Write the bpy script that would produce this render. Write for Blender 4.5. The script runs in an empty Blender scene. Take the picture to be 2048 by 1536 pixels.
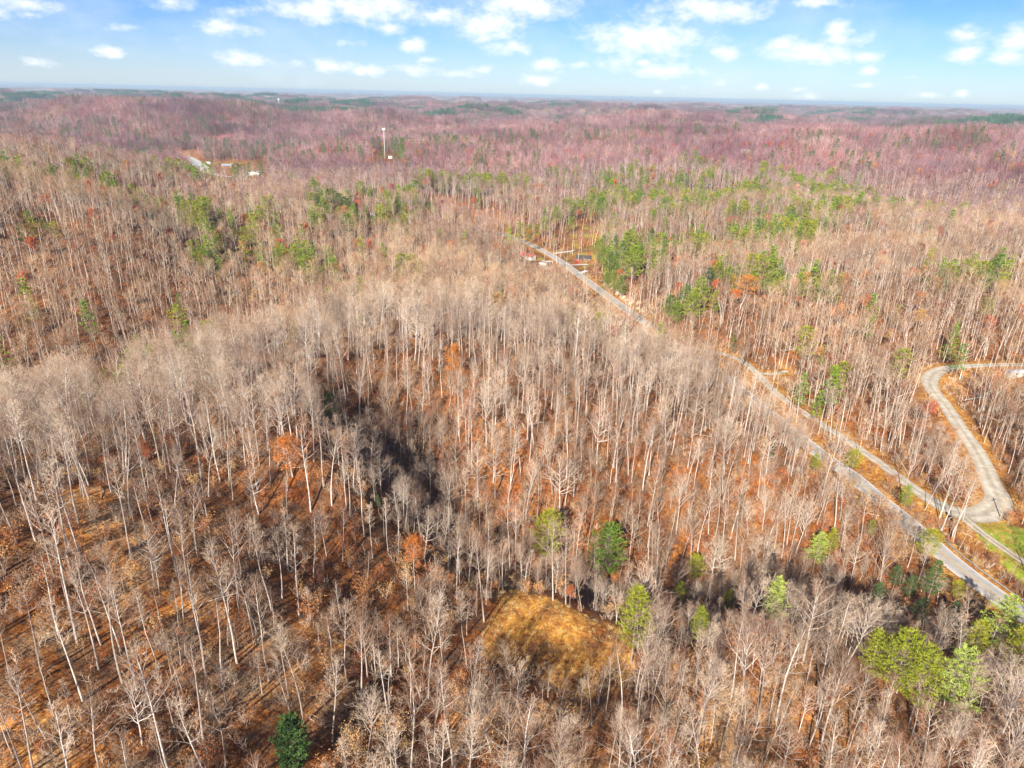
import bpy, math, random
import numpy as np
from mathutils import Vector, Matrix
R = math.radians
sc = bpy.context.scene
# ------------------------------------------------------------------ camera
CAMZ, PITCH, ROLL, F = 130.0, R(22.15), R(1.3), 1422.0
cd = bpy.data.cameras.new('camera'); cam = bpy.data.objects.new('camera', cd); sc.collection.objects.link(cam)
cd.sensor_width = 36; cd.lens = 36 * F / 2048; cd.clip_start = 1; cd.clip_end = 80000
FW = Vector((0, math.cos(PITCH), -math.sin(PITCH))); RT0 = Vector((1, 0, 0)); UP0 = RT0.cross(FW)
# horizon drops to the right: the camera is rolled anticlockwise as seen from behind
RT = (RT0 * math.cos(ROLL) + UP0 * math.sin(ROLL)).normalized(); UP = RT.cross(FW)
cam.matrix_world = Matrix(((RT.x, UP.x, -FW.x, 0), (RT.y, UP.y, -FW.y, 0), (RT.z, UP.z, -FW.z, CAMZ), (0, 0, 0, 1)))
sc.camera = cam
def ray(u, v): return (FW * F + RT * (u - 1024) + UP * (768 - v)).normalized()
def at(u, v, z=0.0):
    d = ray(u, v); t = (z - CAMZ) / d.z
    return Vector((d.x * t, d.y * t, z))
def proj(x, y, z):
    p = Vector((x, y, z - CAMZ)); w = p.dot(FW)
    return 1024 + F * p.dot(RT) / w, 768 - F * p.dot(UP) / w, w
# ------------------------------------------------------------------ world, sun, exposure
SUN_AZ, SUN_EL = R(202), R(29)
w = bpy.data.worlds.new('World'); sc.world = w; w.use_nodes = True
nt = w.node_tree; N = nt.nodes; Lk = nt.links; N.clear()
def nd(t, **k):
    n = N.new(t)
    for a, b in k.items(): setattr(n, a, b)
    return n
out = nd('ShaderNodeOutputWorld'); bg = nd('ShaderNodeBackground'); bg.inputs[1].default_value = 0.05
sky = nd('ShaderNodeTexSky'); sky.sky_type = 'NISHITA'; sky.sun_disc = False
sky.sun_elevation = SUN_EL; sky.sun_rotation = SUN_AZ; sky.air_density = 1.0; sky.dust_density = 0.3; sky.ozone_density = 2.0
tc = nd('ShaderNodeTexCoord'); sep = nd('ShaderNodeSeparateXYZ'); Lk.new(tc.outputs['Generated'], sep.inputs[0])
def M(op, a, b=None, c=None, clamp=False):
    n = nd('ShaderNodeMath', operation=op); n.use_clamp = clamp
    for i, v in enumerate((a, b, c)):
        if v is None: continue
        if isinstance(v, (int, float)): n.inputs[i].default_value = v
        else: Lk.new(v, n.inputs[i])
    return n.outputs[0]
az = M('ARCTAN2', sep.outputs[0], sep.outputs[1]); el = M('ARCSINE', sep.outputs[2])
ae = nd('ShaderNodeCombineXYZ'); Lk.new(az, ae.inputs[0]); Lk.new(el, ae.inputs[1])
sv = nd('ShaderNodeVectorMath', operation='MULTIPLY'); Lk.new(ae.outputs[0], sv.inputs[0]); sv.inputs[1].default_value = (1, 1.7, 1)
def wnoise(scale, detail, rough=.6, off=0):
    n = nd('ShaderNodeTexNoise'); n.noise_dimensions = '3D'
    v = nd('ShaderNodeVectorMath', operation='ADD'); v.inputs[1].default_value = (off, 0, off)
    Lk.new(sv.outputs[0], v.inputs[0]); Lk.new(v.outputs[0], n.inputs['Vector'])
    n.inputs['Scale'].default_value = scale; n.inputs['Detail'].default_value = detail; n.inputs['Roughness'].default_value = rough
    return n.outputs[0]
n1 = wnoise(34, 7, .6); n2 = wnoise(7, 3, .5, 3.1); n3 = wnoise(70, 4, .6, 9.7)
CL = [(50,10,70,18,.8),(0,25,34,22,.6),(65,28,40,11,.6),(248,54,36,9,.55),(345,5,50,16,.7),(455,56,62,16,.85),(218,104,40,14,1),(60,125,90,18,.45),
(488,118,50,19,1),(345,75,34,7,.4),(480,22,60,14,.5),(620,20,105,24,1),(735,14,130,30,1.1),(880,30,60,22,.9),(783,57,30,13,.9),(822,92,28,16,1),
(975,50,74,32,1.1),(1045,10,105,30,1.1),(1020,95,54,16,.8),(690,85,60,15,.35),(600,128,32,12,.65),(660,133,56,14,.85),(740,141,60,14,.75),(840,140,50,14,.75),
(860,120,30,10,.6),(920,150,44,10,.65),(970,140,28,11,.75),(1090,132,40,17,.95),(1080,160,46,14,.95),(1160,130,22,11,.7),(1235,125,46,17,.75),(1285,126,18,9,1),
(1300,80,125,34,1.15),(1255,62,40,20,1),(1165,75,28,11,.6),(1335,143,82,15,1),(1420,20,130,28,1),(1460,110,42,17,.8),(1620,108,108,26,1.05),(1672,66,36,32,1.05),(1560,88,36,18,1),
(1730,112,34,14,.9),(1720,82,30,18,.7),(1737,140,24,10,.9),(1640,6,60,14,.8),(1935,75,38,19,1),(1930,108,42,17,.95),(2034,82,42,30,1.05),(2015,114,60,14,.95),
(1815,155,34,7,.5),(1730,172,24,7,.7),(1850,190,40,8,.65),(1922,188,24,9,.7),(1440,168,18,10,.6),(1520,175,24,9,.65),(1590,178,24,8,.6),(1620,193,34,8,.65),(1315,183,20,8,.6),(1390,175,34,7,.45),
(1100,-60,160,34,1),(1700,-80,120,30,1),(400,-80,140,30,1),(2150,20,60,20,.9),(-90,60,60,20,.9),(2200,130,60,18,.9)]
acc = None
for (cx, cy, hw, hh, st) in CL:
    st = min(1.15, st + (.12 if st < .9 else .04))
    d = ray(cx, cy); a0 = math.atan2(d.x, d.y); e0 = math.asin(d.z)
    d2 = ray(cx + hw, cy); kw = 1.15 * abs(math.atan2(d2.x, d2.y) - a0); d3 = ray(cx, cy - hh); kh = 1.25 * abs(math.asin(d3.z) - e0)
    m = nd('ShaderNodeVectorMath', operation='MULTIPLY_ADD'); Lk.new(ae.outputs[0], m.inputs[0])
    m.inputs[1].default_value = (1 / kw, 1 / kh, 0); m.inputs[2].default_value = (-a0 / kw, -e0 / kh, 0)
    l = nd('ShaderNodeVectorMath', operation='LENGTH'); Lk.new(m.outputs[0], l.inputs[0])
    v = M('MULTIPLY_ADD', l.outputs['Value'], -st * .72, st)
    acc = v if acc is None else M('SMOOTH_MAX', acc, v, .12)
cov = M('ADD', acc, M('MULTIPLY', M('SUBTRACT', n1, .5), 1.5))
cov = M('ADD', cov, M('MULTIPLY', M('SUBTRACT', n3, .5), .5))
cr = nd('ShaderNodeMapRange'); cr.interpolation_type = 'SMOOTHSTEP'; Lk.new(cov, cr.inputs[0]); cr.inputs[1].default_value = -.02; cr.inputs[2].default_value = 1.08
# thin veil of wisps, thicker close to the horizon
vr = nd('ShaderNodeMapRange'); Lk.new(M('ADD', n2, M('MULTIPLY', n1, .35)), vr.inputs[0]); vr.inputs[1].default_value = .55; vr.inputs[2].default_value = .95; vr.inputs[4].default_value = .42
lowm = nd('ShaderNodeMapRange'); Lk.new(el, lowm.inputs[0]); lowm.inputs[1].default_value = -.01; lowm.inputs[2].default_value = .07; lowm.inputs[3].default_value = .36; lowm.inputs[4].default_value = .0
azm = nd('ShaderNodeMapRange'); Lk.new(az, azm.inputs[0]); azm.inputs[1].default_value = -.7; azm.inputs[2].default_value = .6; azm.inputs[3].default_value = 1.4; azm.inputs[4].default_value = .55
low2 = M('MULTIPLY', lowm.outputs[0], azm.outputs[0])
hi_f = nd('ShaderNodeMapRange'); Lk.new(el, hi_f.inputs[0]); hi_f.inputs[1].default_value = .17; hi_f.inputs[2].default_value = .3; hi_f.inputs[3].default_value = 1; hi_f.inputs[4].default_value = .15
mask = M('MULTIPLY', M('MAXIMUM', M('MULTIPLY', cr.outputs[0], .9), M('MAXIMUM', vr.outputs[0], low2)), hi_f.outputs[0], clamp=True)
tint = nd('ShaderNodeMix', data_type='RGBA', blend_type='MULTIPLY'); tint.inputs[0].default_value = 1
SKYT = nd('ShaderNodeValToRGB'); SKYT.color_ramp.elements[0].color = (1.0, 1.0, 1.0, 1); SKYT.color_ramp.elements[1].color = (.9, .95, 1.0, 1)
elr = nd('ShaderNodeMapRange'); Lk.new(el, elr.inputs[0]); elr.inputs[1].default_value = 0; elr.inputs[2].default_value = .30
Lk.new(elr.outputs[0], SKYT.inputs[0])
e = SKYT.color_ramp.elements; e[0].color = (.86, 1.12, 1.66, 1); e[1].color = (.22, .34, .60, 1); k_ = e.new(.42); k_.color = (.46, .78, 1.56, 1); k_ = e.new(.6); k_.color = (.40, .68, 1.4, 1)
Lk.new(sky.outputs[0], tint.inputs[6]); Lk.new(SKYT.outputs[0], tint.inputs[7])
CLOUDC = nd('ShaderNodeMix', data_type='RGBA'); CLOUDC.inputs[6].default_value = (9.6, 10.8, 12.4, 1); CLOUDC.inputs[7].default_value = (13.2, 13.3, 13.5, 1)
cs = nd('ShaderNodeMapRange'); Lk.new(cov, cs.inputs[0]); cs.inputs[1].default_value = .3; cs.inputs[2].default_value = 1.0; Lk.new(cs.outputs[0], CLOUDC.inputs[0])
mx = nd('ShaderNodeMix', data_type='RGBA'); Lk.new(mask, mx.inputs[0]); Lk.new(tint.outputs[2], mx.inputs[6]); Lk.new(CLOUDC.outputs[2], mx.inputs[7])
Lk.new(mx.outputs[2], bg.inputs[0]); Lk.new(bg.outputs[0], out.inputs[0])
sl = bpy.data.lights.new('sun', 'SUN'); sl.energy = 5; sl.angle = R(.5); sl.color = (1, .95, .86)
so = bpy.data.objects.new('sun', sl); sc.collection.objects.link(so)
sund = Vector((math.sin(SUN_AZ) * math.cos(SUN_EL), math.cos(SUN_AZ) * math.cos(SUN_EL), math.sin(SUN_EL)))
so.rotation_euler = sund.to_track_quat('Z', 'Y').to_euler(); so.location = (0, -50, 300)
sc.view_settings.view_transform = 'Standard'; sc.view_settings.look = 'None'; sc.view_settings.gamma = 1; sc.view_settings.use_curve_mapping = False
sc.view_settings.exposure = 0.9
sc.cycles.max_bounces = 4; sc.cycles.diffuse_bounces = 2; sc.cycles.glossy_bounces = 1; sc.cycles.transmission_bounces = 2; sc.cycles.volume_bounces = 0
sc.cycles.transparent_max_bounces = 4

# ------------------------------------------------------------------ helpers
C = sc.collection
def noise2(x, y, seed=0):
    x = np.asarray(x, float); y = np.asarray(y, float)
    xi = np.floor(x).astype(np.int64); yi = np.floor(y).astype(np.int64); xf = x - xi; yf = y - yi
    def h(a, b):
        n = (a * 374761393 + b * 668265263 + seed * 974634777) & 0xffffffff
        n = ((n ^ (n >> 13)) * 1274126177) & 0xffffffff
        n = (n ^ (n >> 16)) & 0xffffffff
        return n / 4294967295.0
    s = lambda t: t * t * t * (t * (t * 6 - 15) + 10)
    u, v = s(xf), s(yf)
    def g(a, b, dx, dy):
        an = h(a, b) * 2 * np.pi
        return np.cos(an) * dx + np.sin(an) * dy
    a = g(xi, yi, xf, yf); b = g(xi + 1, yi, xf - 1, yf); c = g(xi, yi + 1, xf, yf - 1); d = g(xi + 1, yi + 1, xf - 1, yf - 1)
    return (a + (b - a) * u + (c - a) * v + (a - b - c + d) * u * v) * 1.5
def fbm(x, y, oc=4, seed=0, gain=.5):
    s = 0; a = 1; f = 1; t = 0
    for o in range(oc): s = s + a * noise2(x * f + 17.3 * o, y * f - 9.1 * o, seed + o); t += a; a *= gain; f *= 2.03
    return s / t
def tag(o, label=None, cat=None, group=None, kind=None):
    if label: o['label'] = label
    if cat: o['category'] = cat
    if group: o['group'] = group
    if kind: o['kind'] = kind
    return o
def mesh_np(name, V, Fq, mats=(), smooth=False, midx=None):
    me = bpy.data.meshes.new(name); V = np.asarray(V, np.float32)
    Fq = np.asarray(Fq, np.int32); n, k = Fq.shape
    me.vertices.add(len(V)); me.vertices.foreach_set('co', V.ravel())
    me.loops.add(n * k); me.loops.foreach_set('vertex_index', Fq.ravel())
    me.polygons.add(n); me.polygons.foreach_set('loop_start', np.arange(n, dtype=np.int32) * k)
    me.update(calc_edges=True); me.validate()
    for m in mats: me.materials.append(m)
    if midx is not None: me.polygons.foreach_set('material_index', np.asarray(midx, np.int32))
    me.polygons.foreach_set('use_smooth', [smooth] * n)
    return me
def link(name, me, parent=None, loc=None):
    o = bpy.data.objects.new(name, me); C.objects.link(o)
    if parent: o.parent = parent
    if loc is not None: o.location = loc
    return o
class MB:
    def __init__(s): s.V = []; s.F = []; s.M = []; s.tips = []
    def tube(s, P, Rr, k=5, m=0, cap=False):
        b = len(s.V); n = len(P)
        for i in range(n):
            d = (P[min(i + 1, n - 1)] - P[max(i - 1, 0)])
            d = d.normalized() if d.length > 1e-9 else Vector((0, 0, 1))
            a = d.cross(Vector((.31, .95, .05))); a = a.normalized() if a.length > 1e-3 else Vector((1, 0, 0)); c = d.cross(a)
            for j in range(k):
                t = 2 * math.pi * j / k; s.V.append(P[i] + (a * math.cos(t) + c * math.sin(t)) * Rr[i])
        for i in range(n - 1):
            for j in range(k):
                s.F.append((b + i * k + j, b + i * k + (j + 1) % k, b + (i + 1) * k + (j + 1) % k, b + (i + 1) * k + j)); s.M.append(m)
        if cap:
            s.F.append(tuple(b + (n - 1) * k + j for j in range(k))); s.M.append(m)
            s.F.append(tuple(b + j for j in reversed(range(k)))); s.M.append(m)
    def spike(s, p, q, w, m=0):
        d = (q - p)
        if d.length < 1e-6: return
        d = d.normalized(); a = d.cross(Vector((.3, .2, .93))); a = a.normalized() if a.length > 1e-3 else Vector((1, 0, 0)); c = d.cross(a)
        b = len(s.V)
        for j in range(3):
            t = 2.0944 * j; s.V.append(p + (a * math.cos(t) + c * math.sin(t)) * w)
        s.V.append(q)
        for j in range(3): s.F.append((b + j, b + (j + 1) % 3, b + 3)); s.M.append(m)
    def leaf(s, p, n, u, sx, sy, m=0):
        n = n.normalized(); u = (u - n * u.dot(n)); u = u.normalized() if u.length > 1e-4 else n.orthogonal().normalized(); v = n.cross(u)
        b = len(s.V); s.V += [p - v * sy * .5, p + u * sx, p + v * sy * .5]; s.F.append((b, b + 1, b + 2)); s.M.append(m)
    def box(s, x0, x1, y0, y1, z0, z1, m=0):
        b = len(s.V); s.V += [Vector((x, y, z)) for z in (z0, z1) for x, y in ((x0, y0), (x1, y0), (x1, y1), (x0, y1))]
        for f in ((0, 3, 2, 1), (4, 5, 6, 7), (0, 1, 5, 4), (1, 2, 6, 5), (2, 3, 7, 6), (3, 0, 4, 7)): s.F.append(tuple(b + i for i in f)); s.M.append(m)
    def mesh(s, name, mats, smooth=False):
        me = bpy.data.meshes.new(name); me.from_pydata([tuple(v) for v in s.V], [], s.F)
        for mt in mats: me.materials.append(mt)
        if len(mats) > 1: me.polygons.foreach_set('material_index', s.M)
        if smooth: me.polygons.foreach_set('use_smooth', [True] * len(s.F))
        me.update(); return me
    def merge(s, o, off=Vector((0, 0, 0)), rz=0, sc_=1, moff=0):
        b = len(s.V); c, n = math.cos(rz), math.sin(rz)
        s.V += [Vector(((v.x * c - v.y * n) * sc_ + off.x, (v.x * n + v.y * c) * sc_ + off.y, v.z * sc_ + off.z)) for v in o.V]
        s.F += [tuple(i + b for i in f) for f in o.F]; s.M += [m + moff for m in o.M]

# ------------------------------------------------------------------ terrain
CP = [(-300,1536,40),(0,1500,38),(300,1500,30),(600,1500,20),(800,1500,16),(1100,1536,12),(1400,1500,12),(1700,1500,11),(2048,1500,7),(2300,1500,5),
(0,1250,43),(300,1250,36),(600,1280,24),(750,1300,15),(-300,1250,49),
(1000,1200,9),(1100,1300,8.5),(1250,1250,7),(1100,1180,8),(1250,1340,8),(900,1300,12),
(1000,1110,-8),(1200,1120,-11),(1400,1125,-19),(1600,1150,-23),(1750,1175,-21),(1850,1205,-11),(1500,1270,12),(1700,1300,13),(1880,1340,6),(2048,1330,-2),(2048,1420,3),
(860,1030,-4),(780,960,3),(722,900,12),(640,850,37),(640,950,37),(640,1050,27),(400,1080,38),(200,1030,44),(0,1060,47),(-300,1090,50),(500,980,36),
(-300,1010,50),(0,960,45),(200,915,42),(400,850,38),(560,795,34),(0,860,18),(200,820,14),(400,765,12),(-300,880,20),(700,735,33),(850,715,34),(1000,700,34),(1150,710,30),(1300,750,23),(1400,800,17),(1500,860,9),(1600,935,1),
(1000,900,17),(1200,900,17),(1350,900,13),(1400,1000,1),(1200,1020,5),(980,1000,5),(1600,1030,-6),
(-200,800,0),(0,795,-4),(200,760,-6),(350,725,-7),(460,690,-5),(0,715,6),(200,685,6),(400,645,3),(600,600,6),(750,560,9),(900,560,9),(1000,610,14),(1100,585,4),(1200,660,8),(1300,710,8),
(-200,600,28),(0,600,23),(200,560,27),(400,540,19),(600,500,20),(800,500,14),(-200,450,60),(0,450,52),(200,430,52),(390,450,24),(300,480,40),
(-200,320,70),(0,330,64),(200,350,58),(350,380,44),(500,415,26),(600,430,30),(100,290,12),(300,307,0),(420,340,-6),(520,350,-6),(450,362,-8),(560,330,10),
(700,400,28),(770,318,26),(900,380,26),(900,450,10),(1200,420,20),(1400,420,24),(1600,420,26),(1800,450,25),(2048,450,30),(2300,450,35),
(1300,520,16),(1500,520,22),(1700,560,25),(1900,600,22),(2048,620,22),(2300,640,26),(1400,600,12),(1600,680,9),(1800,700,9),(1750,800,5),(1600,760,3),(1850,900,3),
(1960,800,-1),(2048,850,2),(2048,1000,6),(2250,1000,12),(2048,1080,1),(2300,800,20),(2300,1150,5),
(1900,330,58),(2048,350,55),(2300,350,60),(1700,350,45),(1500,365,38),(1300,345,38),(1100,300,42),(1000,292,42),(880,290,30)]
_c = np.array([[p.x, p.y, p.z] for p in (at(*c) for c in CP)])
_q = np.stack([np.arctan2(_c[:, 0], _c[:, 1]), np.log(np.hypot(_c[:, 0], _c[:, 1]))], 1)
def _phi(r): return np.where(r > 1e-9, r * r * np.log(np.maximum(r, 1e-9)), 0)
_n = len(_q); _A = np.zeros((_n + 3, _n + 3)); _D = np.hypot(_q[:, None, 0] - _q[None, :, 0], _q[:, None, 1] - _q[None, :, 1])
_A[:_n, :_n] = _phi(_D) + np.eye(_n) * 2e-4; _A[:_n, _n] = 1; _A[:_n, _n + 1:] = _q; _A[_n, :_n] = 1; _A[_n + 1:, :_n] = _q.T
_W = np.linalg.solve(_A, np.concatenate([_c[:, 2], np.zeros(3)]))
def smooth(a, b, x):
    t = np.clip((x - a) / (b - a), 0, 1); return t * t * (3 - 2 * t)
def base_h(x, y):
    x = np.asarray(x, float); y = np.asarray(y, float); sh = x.shape; x = x.ravel(); y = y.ravel()
    d = np.hypot(x, y); a = np.clip(np.arctan2(x, y), -.95, .95); l = np.log(np.clip(d, 45, 2200)); o = np.zeros(len(x))
    for s in range(0, len(x), 20000):
        e = slice(s, s + 20000); r = np.hypot(a[e, None] - _q[None, :, 0], l[e, None] - _q[None, :, 1])
        o[e] = _phi(r) @ _W[:_n] + _W[_n] + a[e] * _W[_n + 1] + l[e] * _W[_n + 2]
    o = np.clip(o, -28, 72)
    n = fbm(x / 620, y / 620, 5, 5, .48); rdg = 1 - np.abs(fbm(x / 900 + 3, y / 900, 4, 11, .5)) * 2.2
    far = 4 + 122 * n + 58 * (rdg - .45) + 16 * noise2(x / 2600, y / 2600, 3)
    far = far - 18 * smooth(7000, 14000, d)
    far = np.clip(np.where(far < -4, -4 + (far + 4) * .3, far), -12, 80)
    t = smooth(1650, 2400, d)
    near = o + 2.2 * fbm(x / 45, y / 45, 3, 21) * smooth(60, 120, d) + 3 * fbm(x / 110, y / 110, 2, 33) * smooth(250, 500, d) + 23 * fbm(x / 330 + .3, y / 240, 3, 35) * smooth(380, 750, d)
    return (near * (1 - t) + far * t).reshape(sh)
def catmull(P, step=3.0):
    o = []
    for i in range(len(P) - 1):
        p0, p1, p2, p3 = P[max(i - 1, 0)], P[i], P[i + 1], P[min(i + 2, len(P) - 1)]
        n = max(2, int(np.linalg.norm(p2[:2] - p1[:2]) / step))
        for k in range(n):
            t = k / n; o.append(.5 * ((2 * p1) + (-p0 + p2) * t + (2 * p0 - 5 * p1 + 4 * p2 - p3) * t * t + (-p0 + 3 * p1 - 3 * p2 + p3) * t ** 3))
    o.append(P[-1]); return np.array(o)
def path(L): return catmull(np.array([[*at(l[0], l[1], l[2]), l[3] if len(l) > 3 else 0] for l in L]))
HW = path([(2500,1530,0),(2300,1400,0),(2040,1224,0),(1980,1182,0),(1900,1120,0),(1822,1050,0),(1760,1000,0),(1705,953,0),(1650,915,0),(1560,845,0),(1480,780,0),(1420,735,0),(1375,704,0),
(1330,673,0),(1280,638,0),(1230,603,0),(1180,566,0),(1140,536,0),(1105,512,0),(1070,493,0),(1030,476,0),(985,462,0),(935,453,0),(880,446,1)])
SR = path([(1378,694,.3,4.4),(1440,706,1,4.4),(1487,724,1,4.4),(1527,760,1,4.4),(1560,793,1,4.4),(1610,827,1,4.4),(1700,885,1,4.4),(1765,930,1,4.8),(1835,982,1,5.6),(1880,1010,1,7),(1925,1029,1,8.5),(1970,1028,1,10),(1997,1004,1.4,9),
(1982,965,2,7.5),(1955,905,3,6.6),(1925,862,4,6.2),(1890,810,5,6.2),(1864,778,6,6.6),(1861,755,6.5,8),(1885,739,7,7),(1940,732,8,5.6),(2048,729,9,5),(2300,728,10,5)])
TR = path([(1925,1034,1,4),(1960,1063,1,3.4),(2000,1092,.9,3.2),(2048,1125,.5,3.2),(2120,1170,.2,3.2),(2300,1280,0,3.2)])
DR = [path([(1108,507,0,4),(1150,501,.8,3.5),(1192,494,2,3.5)]), path([(1136,530,0,3),(1176,529,1,3)]), path([(1158,547,0,4),(1174,541,.6,4)]),
      path([(1102,522,0,5),(1085,525,-.3,5),(1066,523,-.6,4)]), path([(1520,746,1,3),(1545,748,1.5,3),(1575,742,2,3)])]
HW[:, 3] = 7.6
VR = path([(372,312,-4,14),(388,322,-5,20),(402,333,-6,24),(420,344,-6.5,18),(450,353,-7,13),(490,352,-6,8),(530,350,-5,7)])
ROADS = [HW, SR, TR] + DR + [VR]
_rp = np.concatenate(ROADS)
def road_d(x, y):
    """distance to nearest road edge and that road's height"""
    x = np.asarray(x, float).ravel(); y = np.asarray(y, float).ravel(); D = np.full(len(x), 1e6); Z = np.zeros(len(x))
    idx = np.where(np.hypot(x, y) < 2200)[0]
    for s in range(0, len(idx), 8000):
        i = idx[s:s + 8000]; d = np.hypot(x[i, None] - _rp[None, :, 0], y[i, None] - _rp[None, :, 1]) - _rp[None, :, 3] / 2
        k = d.argmin(1); D[i] = d[np.arange(len(i)), k]; Z[i] = _rp[k, 2]
    return D, Z
def poly(L, z): return np.array([[*at(u, v, z)][:2] for u, v in L])
def inside(x, y, P):
    r = np.zeros(np.shape(x), bool); n = len(P)
    for i in range(n):
        x0, y0 = P[i]; x1, y1 = P[(i + 1) % n]
        if y0 == y1: continue
        r ^= ((y0 > y) != (y1 > y)) & (x < (x1 - x0) * (y - y0) / (y1 - y0) + x0)
    return r
CLEAR = poly([(1004,1162),(1065,1192),(1150,1225),(1264,1262),(1270,1330),(1242,1400),(1150,1395),(1050,1345),(955,1330),(965,1280),(990,1225)], 8.5)
GRASS = poly([(1945,1040),(2010,1048),(2110,1072),(2300,1150),(2300,1290),(2100,1200),(2048,1160),(1990,1110),(1955,1075)], .8)
LAWN = poly([(1108,508),(1140,470),(1205,478),(1195,520),(1178,552),(1160,545)], 1)
LAWN2 = poly([(1040,485),(1100,520),(1110,535),(1085,545),(1050,530),(1030,515)], -.5)
YARD = poly([(402,322),(440,322),(500,325),(545,345),(545,356),(480,358),(420,352),(400,338)], -6)
def BANKP(a, b, off0, off1): return None
def height(x, y):
    x = np.asarray(x, float); sh = x.shape; h = base_h(x, y).ravel(); D, Z = road_d(x, y)
    t = smooth(2.5, 16, D); h = (Z - .12) * (1 - t) + h * t
    return h.reshape(sh)
def hz(x, y): return float(height(np.array([x]), np.array([y]))[0])
_T = np.geomspace(45, 5200, 1400)
def hit(u, v):
    d = ray(u, v); z = height(d.x * _T, d.y * _T); k = np.where(CAMZ + d.z * _T < z)[0]
    if len(k) == 0: return at(u, v, 0)
    t = _T[k[0]]; return Vector((d.x * t, d.y * t, z[k[0]]))
def hpoly(L): return np.array([[*hit(u, v)][:2] for u, v in L])
FIELDS = [hpoly([(316,302),(345,295),(352,306),(322,311)]), hpoly([(345,309),(372,300),(397,292),(420,305),(395,316),(355,314)]), hpoly([(838,310),(870,305),(880,316),(850,320)])]
REDS = [hpoly([(412,285),(440,272),(470,266),(466,274),(430,289)]), hpoly([(480,268),(540,260),(565,262),(520,272)]), hpoly([(578,266),(600,258),(622,266),(600,270)])]
# ------------------------------------------------------------------ materials
def mat(name, rough=.9):
    m = bpy.data.materials.new(name); m.use_nodes = True; b = m.node_tree.nodes['Principled BSDF']; b.inputs['Roughness'].default_value = rough
    b.inputs['Specular IOR Level'].default_value = .2; return m, m.node_tree, b
def ramp(t, stops, src):
    r = t.nodes.new('ShaderNodeValToRGB'); e = r.color_ramp.elements
    while len(e) < len(stops): e.new(.5)
    for i, (p, c) in enumerate(stops): e[i].position = p; e[i].color = (*c, 1)
    t.links.new(src, r.inputs[0]); return r.outputs[0]
def tnoise(t, scale, detail=4, rough=.6, vec=None):
    n = t.nodes.new('ShaderNodeTexNoise'); n.inputs['Scale'].default_value = scale; n.inputs['Detail'].default_value = detail; n.inputs['Roughness'].default_value = rough
    if vec is None:
        g = t.nodes.new('ShaderNodeNewGeometry'); vec = g.outputs['Position']
    t.links.new(vec, n.inputs['Vector']); return n.outputs[0]
def mixc(t, f, a, b, bt='MIX'):
    n = t.nodes.new('ShaderNodeMix'); n.data_type = 'RGBA'; n.blend_type = bt
    for i, v in ((0, f), (6, a), (7, b)):
        if isinstance(v, (int, float)): n.inputs[i].default_value = v
        elif isinstance(v, tuple): n.inputs[i].default_value = (*v, 1)
        else: t.links.new(v, n.inputs[i])
    return n.outputs[2]
def varied(name, stops, nscale=.6, nmul=(.72, 1.25), trans=0, rough=.9, broad=None):
    """colour drawn per tree, mottled by a fine noise"""
    m, t, b = mat(name, rough); oi = t.nodes.new('ShaderNodeObjectInfo'); c = ramp(t, stops, oi.outputs['Random'])
    n = tnoise(t, nscale, 3); mr = t.nodes.new('ShaderNodeMapRange'); mr.inputs[1].default_value = .3; mr.inputs[2].default_value = .7
    mr.inputs[3].default_value = nmul[0]; mr.inputs[4].default_value = nmul[1]; t.links.new(n, mr.inputs[0])
    cc = t.nodes.new('ShaderNodeCombineColor')
    for i in range(3): t.links.new(mr.outputs[0], cc.inputs[i])
    col = mixc(t, 1.0, c, cc.outputs[0], 'MULTIPLY')
    if broad: col = mixc(t, 1.0, col, ramp(t, broad[1:], tnoise(t, broad[0], 4, .6)), 'MULTIPLY')
    t.links.new(col, b.inputs['Base Color'])
    return m
BARK = varied('pale_bark', [(0, (.38, .30, .24)), (.5, (.56, .47, .40)), (.85, (.72, .64, .56)), (1, (.30, .23, .18))], 1.5)
BARKM = varied('far_bark', [(0, (.40, .30, .23)), (.4, (.60, .49, .39)), (.8, (.76, .66, .56)), (1, (.40, .28, .22))], 1.5, (.8, 1.2))
TWIG = varied('twigs', [(0, (.25, .15, .10)), (.3, (.46, .33, .23)), (.7, (.70, .56, .43)), (.88, (.30, .14, .08)), (1, (.55, .42, .31))], .5, (.72, 1.25), broad=(.03, (.35, (.72, .66, .62)), (.55, (1.15, 1.12, 1.08))))
TWIGM = varied('far_twigs', [(0, (.24, .13, .07)), (.35, (.40, .25, .14)), (.7, (.60, .44, .28)), (.85, (.38, .13, .05)), (1, (.48, .33, .21))], .12, broad=(.014, (.36, (.52, .43, .40)), (.5, (.95, .9, .86)), (.62, (1.25, 1.2, 1.1))))
TWIGF = varied('haze_tinted_hill_twigs', [(0, (.18, .10, .10)), (.35, (.30, .185, .18)), (.7, (.48, .34, .32)), (.88, (.32, .08, .09)), (1, (.28, .21, .23))], .09, (.35, 1.6), broad=(.005, (.36, (.60, .50, .60)), (.5, (1, .92, .95)), (.62, (1.25, 1.12, 1.05))))  # mauve cast of distant haze mixed into the twig colour
TWIGD = varied('haze_tinted_horizon_twigs', [(0, (.20, .11, .12)), (.4, (.30, .18, .18)), (.65, (.24, .16, .17)), (.8, (.08, .12, .06)), (1, (.22, .15, .16))], .035, (.3, 1.75), broad=(.0016, (.38, (.55, .55, .62)), (.5, (1, .9, .95)), (.62, (1.25, 1.1, 1.05))))  # purple haze cast painted into the twigs, on top of the volume
PBARK = varied('pine_bark', [(0, (.28, .20, .15)), (1, (.40, .32, .26))], 2)
NEED = varied('pine_needles', [(0, (.12, .22, .03)), (.4, (.20, .30, .025)), (.75, (.32, .38, .02)), (1, (.15, .25, .05))], .7, (.55, 1.4))
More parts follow.
